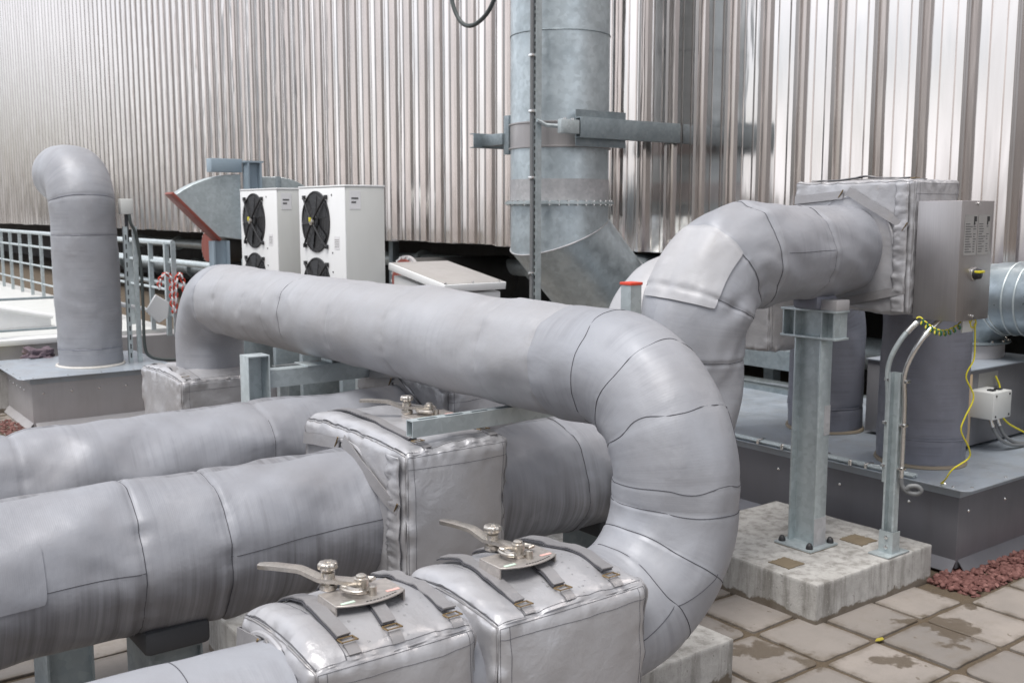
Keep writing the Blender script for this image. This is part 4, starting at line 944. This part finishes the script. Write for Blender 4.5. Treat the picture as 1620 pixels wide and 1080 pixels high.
for k in range(36):
    a = 2*PI*k/36; 
    if math.cos(a)*.6+math.sin(a)*.8 < .35: MB().lathe([(.012, -.012), (.012, .036), (.006, .038)], 8, at=((DR+.03)*math.cos(a), (DR+.03)*math.sin(a), zt_)).build('bolt', 'bright', t)
MB().lathe([(DR+.003, 0), (DR+.003, .20)], 80, at=(0, 0, zt_+.03)).build('zinc_band', 'zinc', t)
m_ = MB(); 
for z in (2.58, 2.80): m_.lathe([(DR+.002, 0), (DR+.018, .004), (DR+.018, .016), (DR+.002, .02)], 80, at=(0, 0, z))
m_.lathe([(DR+.003, .02), (DR+.003, .22)], 80, at=(0, 0, 2.58)); m_.build('clamp_band', 'stainless', t)
MB().tube([(0+DR*1.002*math.cos(a), DR*1.002*math.sin(a), 3.62) for a in np.linspace(0, 2*PI, 60, endpoint=False)], .006, 6, closed=True).build('weld_seam', 'galv_dark', t)
# bracket beams from the wall
def bracket(label, y, x0, z):
    t = thing('bracket_beam', label, 'bracket', (x0, y, z)); ln = XW-.02-x0
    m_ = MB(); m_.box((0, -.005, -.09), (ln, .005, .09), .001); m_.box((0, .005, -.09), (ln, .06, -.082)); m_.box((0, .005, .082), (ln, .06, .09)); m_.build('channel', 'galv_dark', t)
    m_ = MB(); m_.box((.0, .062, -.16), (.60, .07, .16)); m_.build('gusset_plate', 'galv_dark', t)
    m_ = MB(); m_.box((-.22, -.0, -.06), (-.011, .05, .06), .003); m_.build('clamp_lug', 'galv', t)
    for x in (-.16, -.07): MB().lathe([(.016, 0), (.016, .012), (.008, .015)], 10, at=(x, .025, .06)).build('bolt', 'bright', t)
    return t
bracket('long steel bracket from wall to the near side of the exhaust duct', 6.90, 5.93, 2.74)
t = thing('bracket_beam', 'short bracket stub left of the exhaust duct clamp', 'bracket', (5.93, 8.38, 2.70))
m_ = MB(); m_.box((-.12, -.005, -.07), (.5, .005, .07), .001); m_.box((-.12, .005, -.07), (.5, .07, -.062)); m_.box((-.12, .005, .062), (.5, .07, .07)); m_.build('channel', 'galv_dark', t)
m_ = MB(); m_.box((-.02, -.34, -.055), (.10, -.006, .055), .004); m_.box((.0, -.42, -.15), (.05, -.34, .22), .004); m_.build('clamp_lug', 'galv_dark', t)
# slotted upright with cable in front of the duct
t = thing('cable_upright', 'tall slotted channel with grey cable in front of the exhaust duct', 'strut', (5.66, 7.15, 0))
m_ = MB(); m_.box((-.03, .0, .0), (-.027, .04, 6)); m_.box((-.027, 0, 0), (.03, .003, 6)); m_.build('channel', 'galv', t)
m_ = MB()
z = .02
while z < 6: m_.box((-.0312, .012, z), (-.0301, .026, z+.035)); z += .06
m_.build('slots', 'black', t)['kind'] = 'stuff'
MB().tube([(-.05, .035, 0), (-.052, .038, 1.2), (-.05, .035, 1.9), (-.052, .036, 2.5), (-.05, .035, 4), (-.05, .035, 6)], .017, 10).build('cable', 'cable', t)
for z in (1.45, 2.3, 2.88, 3.36): MB().box((-.075, .012, z-.012), (-.026, .056, z+.012), .003).build('clip', 'bright', t)
MB().tube([(-.02, -.005, 2.80), (.06, -.03, 2.76), (.25, -.10, 2.75), (.35, -.14, 2.75)], .018, 8).build('stay', 'galv', t)
hp = smooth_path([(5.50, 8.28, 4.2), (5.48, 8.24, 3.95), (5.5, 8.12, 3.76), (5.5, 7.92, 3.71), (5.52, 7.72, 3.80), (5.55, 7.60, 4.0), (5.6, 7.5, 4.3)], 8)
tag(MB().tube(hp, .02, 10).build('hose', 'hose', None), 'dark hose loop hanging beside the exhaust duct at the top', 'hose')

# ================================================================== AC UNITS
def ac(label, y0):
    t = thing('condenser_unit', label, 'air conditioner', (3.66, y0, .78), 0, 'twin fan condensers')
    D, W_, H_ = .335, .815, 1.41
    m_ = MB(); m_.box((0, 0, .2), (D, W_, H_), .006); m_.build('cabinet', 'ac_side', t)
    # white front sheet with two fan openings
    fp = MB().box((-.008, .004, .204), (-.0005, W_-.004, H_-.004), .002).build('front_panel', 'white', t)
    MB().box((-.010, -.004, H_+.0005), (D+.004, W_+.004, H_+.014), .002).build('lid', 'white', t)
    for z in (1.14, .61):
        yc = .50; Q = Matrix.Translation((-.0085, yc, z)) @ Matrix.Rotation(-PI/2, 4, 'Y')
        f = MB().lathe([(.245, 0), (.245, .008), (.237, .010), (.235, .002), (.08, -.0), (.06, .0005)], 48, mtx=Q).build('fan', 'black', t)
        g_ = MB()
        for k in range(5):
            a = 2*PI*k/5+.3
            vs = []
            for (r_, da, x) in ((.06, -.25, -.010), (.225, -.42, -.008), (.225, .12, -.018), (.06, .25, -.016)): vs.append(g_.bm.verts.new((-.004+x, yc+r_*math.sin(a+da), z+r_*math.cos(a+da))))
            g_.bm.faces.new(vs)
        g_.lathe([(.055, .010), (.05, .024), (.02, .03)], 20, mtx=Q); g_.build('blades', 'rubber', f)
        q = MB()
        for k in range(4):
            a = PI/4+k*PI/2; e = Vector((-.026, yc+.275*math.sin(a), z+.275*math.cos(a))); c0 = Vector((-.045, yc+.03*math.sin(a), z+.03*math.cos(a)))
            q.tube([c0, c0.lerp(e, .35)+Vector((-.004, 0, 0)), e, e+Vector((.016, 0, 0))], .009, 6); q.box((-.03, e.y-.016, e.z-.016), (-.009, e.y+.016, e.z+.016), .003)
        for rr_ in (.07, .12, .17, .22): q.tube([(-.031, yc+rr_*math.sin(a), z+rr_*math.cos(a)) for a in np.linspace(0, 2*PI, 40, endpoint=False)], .0016, 4, closed=True)
        q.build('guard', 'black', f)
        MB().lathe([(.030, .034), (.028, .05), (.02, .055)], 16, mtx=Q).build('motor_cap', 'steel', f)
        MB().box((-.068, yc-.012, z+.0), (-.058, yc+.018, z+.035), .002).build('motor_tag', 'yellow', f)
    lb = MB().box((.03, -.0022, 1.24), (.125, -.0005, 1.38)).build('notice', 'paper', t); q = MB()
    for z, x1 in ((1.315, .105), (1.285, .085)): q.box((.045, -.0032, z), (x1, -.0024, z+.014))
    q.build('print', 'ink', lb)
    lb = MB().box((-.0102, .10, .93), (-.0085, .19, 1.03)).build('notice', 'paper', t); q = MB()
    for k in range(5): q.box((-.0112, .11, .945+.014*k), (-.0103, .18, .950+.014*k))
    q.build('print', 'label', lb)
    for z in (1.35, .9, .75): MB().lathe([(.007, 0), (.007, .003)], 8, mtx=Matrix.Translation((-.009, .22, z)) @ Matrix.Rotation(-PI/2, 4, 'Y')).build('screw', 'black', t)
    for y in (.05, W_-.05): MB().box((-.05, y-.03, -.78), (D+.05, y+.03, .199), .004).build('stand', 'galv_dark', t)
    return t
ac('white condenser with two black fans, nearest the exhaust duct', 6.99)
ac('white condenser with two black fans, next to the blue grey column', 8.24)
# sloped white housing
t = thing('roof_hatch', 'white housing with a sloping grey lid between condensers and exhaust duct', 'roof hatch', (4.03, 6.2, 0))
m_ = MB(); m_.prism([(.03, .9), (.77, .9), (.77, 1.50), (.03, 1.395)], (.03, .53), 'x'); m_.build('body', 'white', t)
sl = .16
MX = Matrix.Translation((0, 0, 1.415)) @ Matrix.Rotation(sl, 4, 'X')
MB().box((-.0, -.0, 0), (.56, .82, .055), .003, MX).build('lid', 'white', t); MB().box((.015, .012, .0552), (.545, .808, .059), .001, MX).build('lid_sheet', 'lid_grey', t)
for k in range(3): MB().lathe([(.012, 0), (.012, .008), (.006, .01)], 8, mtx=MX @ Matrix.Translation((.02+.24*k, .02, .0592))).build('screw', 'bright', t)
MB().box((.06, .1, 0), (.5, .7, .899)).build('stand', 'dark', t)
# intake hood on blue-grey column
HX, HY = 4.29, 10.6
t = thing('intake_hood', 'galvanised curved intake hood with red flange on its mouth', 'duct', (HX, HY, 0))
def arc(R_, a0, a1, n, cx, cz): return [(cx+R_*math.cos(a), cz+R_*math.sin(a)) for a in np.linspace(a0, a1, n)]
po = [(-.002, 2.40)] + arc(1.24, PI/2+.03, PI/2+.62, 13, 0, 1.16) + [(-.29, 1.74), (0, 1.70)]
MB().prism(po, (0, .18), 'y', .004).build('hood', 'galv', t)
a0 = Vector((po[13][0]+.0, 0, po[13][1])); a1 = Vector((-.28, 0, 1.73)); dv = (a1-a0).normalized(); nv = Vector((dv.z, 0, -dv.x))
m_ = MB(); MXr = Matrix(((dv.x, 0, nv.x, a0.x), (0, 1, 0, 0), (dv.z, 0, nv.z, a0.z), (0, 0, 0, 1))); m_.box((-.04, -.03, -.008), ((a1-a0).length+.04, .20, .022), .003, MXr); m_.build('mouth_flange', 'red', t)
po = [(.16, 2.38)] + [(x+.42, z) for x, z in arc(.62, PI/2, .25, 12, 0., 1.76)] + [(.95, 1.7), (.16, 1.7)]
MB().prism(po, (0, .32), 'y', .004).build('hood', 'galv', t); MB().box((.40, -.012, 1.72), (.46, .33, 2.385), .002).build('band', 'galv_dark', t)
t = thing('steel_column', 'blue grey painted steel column pair through the intake hood', 'column', (HX, HY-.05, 0))
m_ = MB(); m_.box((-.34, .02, 0), (-.32, .16, 1.69)); m_.box((-.32, .08, 0), (-.18, .10, 1.69)); m_.box((-.18, .02, 0), (-.16, .16, 1.69)); m_.build('shaft', 'blue_steel', t)
m_ = MB(); m_.box((.02, -.10, 0), (.04, .04, 2.52)); m_.box((.04, -.03, 0), (.16, -.01, 2.52)); m_.box((.16, -.10, 0), (.18, .04, 2.52)); m_.build('shaft', 'blue_steel', t)
m_ = MB(); m_.box((-.34, .0, 2.42), (-.0, .14, 2.56), .003); m_.box((.0, -.10, 2.521), (.20, .04, 2.54)); m_.build('head_plate', 'blue_steel', t)
tag(MB().lathe([(.05, 0), (.05, .22), (.03, .24)], 16).lathe([(.045, -.2), (.045, -.02)], 14).build('gate_valve', 'red', None), 'small red valve hanging on the blue grey column below the hood', 'valve').location = (HX-.02, HY-.2, 1.45)
tag(MB().tube([(0, 0, .2), (0, 0, 1.5)], .04, 12).build('drain_pipe', 'galv', None), 'slim grey pipe under the small red valve', 'pipe').location = (HX-.06, HY-.2, 0)
# dim pipework in the gap below the wall
for x, z, r, l in ((8.3, 1.25, .11, 'dim horizontal pipe high in the gap below the wall'), (8.7, .62, .16, 'thicker dim horizontal pipe low in the gap below the wall'), (7.9, .3, .07, 'thin dim pipe near the paving in the gap below the wall')):
    q = MB().cyl((0, 0, 0), (0, 34, 0), r, 20)
    for k in range(12): q.cyl((0, 2.8*k+.6, 0), (0, 2.8*k+.68, 0), r*1.5, 20)
    tag(q.build('gap_pipe', 'galv', None), l, 'pipe').location = (x, 1.5, z)
# red flanged pipe ends in the gap
def red_end(label, x, y, z, r):
    t = thing('flanged_stub', label, 'pipe', (x, y, z)); Q = Matrix.Rotation(-PI/2, 4, 'Y')
    MB().lathe([(r*.86, 0), (r*.86, .03)], 36, mtx=Q).build('blank', 'red', t); MB().lathe([(r, -.05), (r, .0), (r*.88, .002)], 36, mtx=Q).build('flange', 'curb_pale', t)
    for k in range(20): MB().cyl((-.018, r*.94*math.sin(k*PI/10), r*.94*math.cos(k*PI/10)), (.0, r*.94*math.sin(k*PI/10), r*.94*math.cos(k*PI/10)), .018, 8).build('bolt', 'bright', t)
    MB().cyl((.05, 0, 0), (1.6, 0, 0), r*.9, 28).build('barrel', 'dark', t)
red_end('red flanged pipe end in the gap left of the blue grey column', 7.0, 19.0, 1.34, .33); red_end('red flanged pipe end in the gap right of the condensers', 6.75, 11.3, 1.10, .34)

# ================================================================== FAR LEFT
t = thing('roof_upstand', 'low pale upstand with white capping behind the blunt elbow riser', 'upstand', (-3, 11.65, 0))
MB().box((0, 0, -.01), (7.0, 14, .60)).build('wall', 'curb_pale', t); MB().box((-.03, -.05, .601), (5.9, .22, .66), .004).build('capping', 'white', t); MB().box((0, .221, .601), (6.9, 14, .645)).build('deck', 'ac_side', t)
t = thing('skylight', 'white sloping skylight behind the blunt elbow riser at the left edge', 'skylight', (.2, 12.9, .645))
MB().prism([(0, 0), (2.6, 0), (2.6, .10), (1.1, .44), (0, .62)], (0, 1.6), 'y', .004).build('body', 'white', t)
MB().tube([(2.62, -.02, .12), (1.1, -.02, .46), (-.2, -.02, .65)], .03, 8).build('ridge_trim', 'white', t)
t = thing('lamp_box', 'small grey box on a short post in front of the white skylight', 'box', (1.95, 11.75, .66))
MB().box((-.035, -.03, 0), (.035, .03, .32)).build('post', 'cable', t); MB().box((-.08, -.06, .32), (.08, .06, .46), .008).build('case', 'cable', t)
t = thing('guard_rail', 'thin two bar grey guard rail crossing before the white skylight', 'railing', (.6, 12.0, .66))
for z in (.06, .40): MB().tube([(0, 0, z), (2.6, 0, z)], .014, 8).build('bar', 'galv_dark', t)
for x in (.1, 2.5): MB().box((x-.014, -.014, .0), (x+.014, .014, .42)).build('post', 'galv_dark', t)
# galvanised railing running back
t = thing('railing', 'galvanised railing running back along the raised deck', 'railing', (3.66, 11.0, .646))
for z, r in ((1.02, .028), (.80, .018), (.50, .015), (.22, .015)): MB().tube([(0, 0, z), (0, 11, z)], r, 10).build('rail', 'galv', t)
for k in range(15):
    y = k*.78; MB().box((-.025, y-.010, 0), (.025, y+.010, 1.02)).build('baluster', 'galv', t)
MB().box((-.05, .13, 0), (-.0, .18, 1.0)).build('post', 'galv', t)
t = thing('handrail', 'low grey handrail on short legs in the gap below the wall', 'railing', (4.9, 9.8, 0))
MB().tube([(0, 0, 1.28), (0, 9, 1.28)], .045, 10).build('rail', 'galv', t)
for y in (.2, 1.6, 3.4, 6): MB().box((-.03, y-.03, 0), (.03, y+.03, 1.24)).build('leg', 'galv_dark', t)
# barrier chain and white scoop on the railing
t = thing('barrier_chain', 'red and white plastic chain hanging from the railing end', 'chain', (3.60, 10.92, 1.18))
def chain_link(p, q, mat, k):
    p, q = Vector(p), Vector(q); d = (q-p); s_ = Vector((.022, 0, 0)) if k % 2 else Vector((0, .022, 0)); a = [p+s_*math.cos(u)+d*(.5+.62*math.sin(u)) for u in np.linspace(0, 2*PI, 12, endpoint=False)]
    MB().tube(a, .009, 6, closed=True).build('link', mat, t)
cp = [(-.13, 0, 0), (-.12, 0, .10), (-.05, 0, .17), (.0, 0, .10), (.0, 0, -.02), (.0, 0, -.14), (.02, 0, -.26), (.04, 0, -.10), (.05, 0, .05), (.09, 0, .16), (.13, 0, .06), (.14, 0, -.1), (.12, 0, -.25), (.10, 0, -.38), (.12, 0, -.50), (.16, 0, -.60), (.20, 0, -.72), (.23, 0, -.84), (.26, 0, -.98)]
cq = smooth_path(cp, 3)
for k in range(len(cq)-1): chain_link(cq[k], cq[k+1], 'redcap' if k % 2 else 'paper', k)
t = thing('scoop', 'white plastic scoop with handle leaning on the railing', 'scoop', (3.42, 10.85, .98))
MB().prism([(-.13, -.02), (-.02, .15), (.12, .06), (.10, -.10), (.0, -.16)], (-.02, .01), 'y', .006).build('blade', 'white', t); MB().tube([(-.13, .0, 0), (-.55, .1, .10)], .022, 8).build('handle', 'white', t)
# slotted upright with box beside the far riser
t = thing('cable_upright', 'slotted upright with grey box and black cable beside the blunt elbow riser', 'strut', (2.98, 10.30, .505))
for x in (-.02, .07): 
    m_ = MB(); m_.box((x-.02, -.02, 0), (x+.02, -.017, 1.35)); m_.box((x-.02, -.017, 0), (x-.017, .02, 1.35)); m_.box((x+.017, -.017, 0), (x+.02, .02, 1.35)); m_.build('channel', 'galv', t)
m_ = MB()
for k in range(14): m_.box((-.026, -.0215, .05+.09*k), (-.014, -.0202, .10+.09*k))
m_.build('slots', 'black', t)['kind'] = 'stuff'
MB().box((-.055, -.04, 1.47), (.06, .06, 1.62), .006).build('case', 'ac_side', t); MB().box((-.015, -.01, 1.20), (.015, .01, 1.469)).build('stem', 'rubber', t)
MB().tube(smooth_path([(.02, -.03, 1.47), (.03, -.04, 1.38), (.08, -.04, 1.25), (.11, -.04, .9), (.11, -.04, .5), (.11, -.04, .16), (.16, -.05, .05), (.30, -.07, .01), (.5, -.1, .0)], 8), .016, 8).build('cable', 'hose', t)
# oddments on the paving
tag(MB().box((-.28, -.10, 0), (.28, .10, .06), .006).build('wood_board', 'wood', None), 'pale wooden board lying on blocks below the chain', 'board').location = (3.45, 10.75, .02)
tag(MB().box((-.16, -.08, 0), (.16, .08, .05), .01).build('yellow_block', 'yellow', None), 'yellow plastic piece lying by the pale upstand', 'plastic piece').location = (2.0, 11.35, .42)
tag(MB().box((-.3, -.3, 0), (1.1, .25, .40)).build('concrete_pad', 'concrete', None), 'concrete step in front of the pale upstand', 'plinth').location = (1.5, 11.35, 0)
m_ = MB(); bmesh.ops.create_icosphere(m_.bm, subdivisions=4, radius=.13)
for v in m_.bm.verts: v.co *= 1+.5*fbm(np.array([[v.co.x*14, v.co.y*14, v.co.z*14]]), 3)[0]; v.co.z *= .7
tag(m_.build('cloth_bundle', paint('mauve_cloth', (.12, .09, .11), .9), None), 'crumpled dark cloth bundle beside the blunt elbow riser', 'cloth').location = (2.32, 11.32, .50)
# white rag and a yellow leaf on the front paving
m_ = MB(); bmesh.ops.create_icosphere(m_.bm, subdivisions=4, radius=.05)
for v in m_.bm.verts: v.co *= 1+.6*fbm(np.array([[v.co.x*40, v.co.y*40, v.co.z*40]]), 5)[0]; v.co.z *= .35
tag(m_.build('glove', 'paper', None), 'crumpled white glove on the paving at the right edge', 'glove').location = (5.22, 2.35, .012)
m_ = MB(); m_.prism([(0, 0), (.03, .012), (.065, .004), (.05, -.014), (.02, -.012)], (.001, .004), 'z'); tag(m_.build('leaf', paint('yellow_leaf', (.36, .30, .03), .7), None), 'yellow fallen leaf on a paving joint', 'leaf').location = (4.08, 2.60, .002)
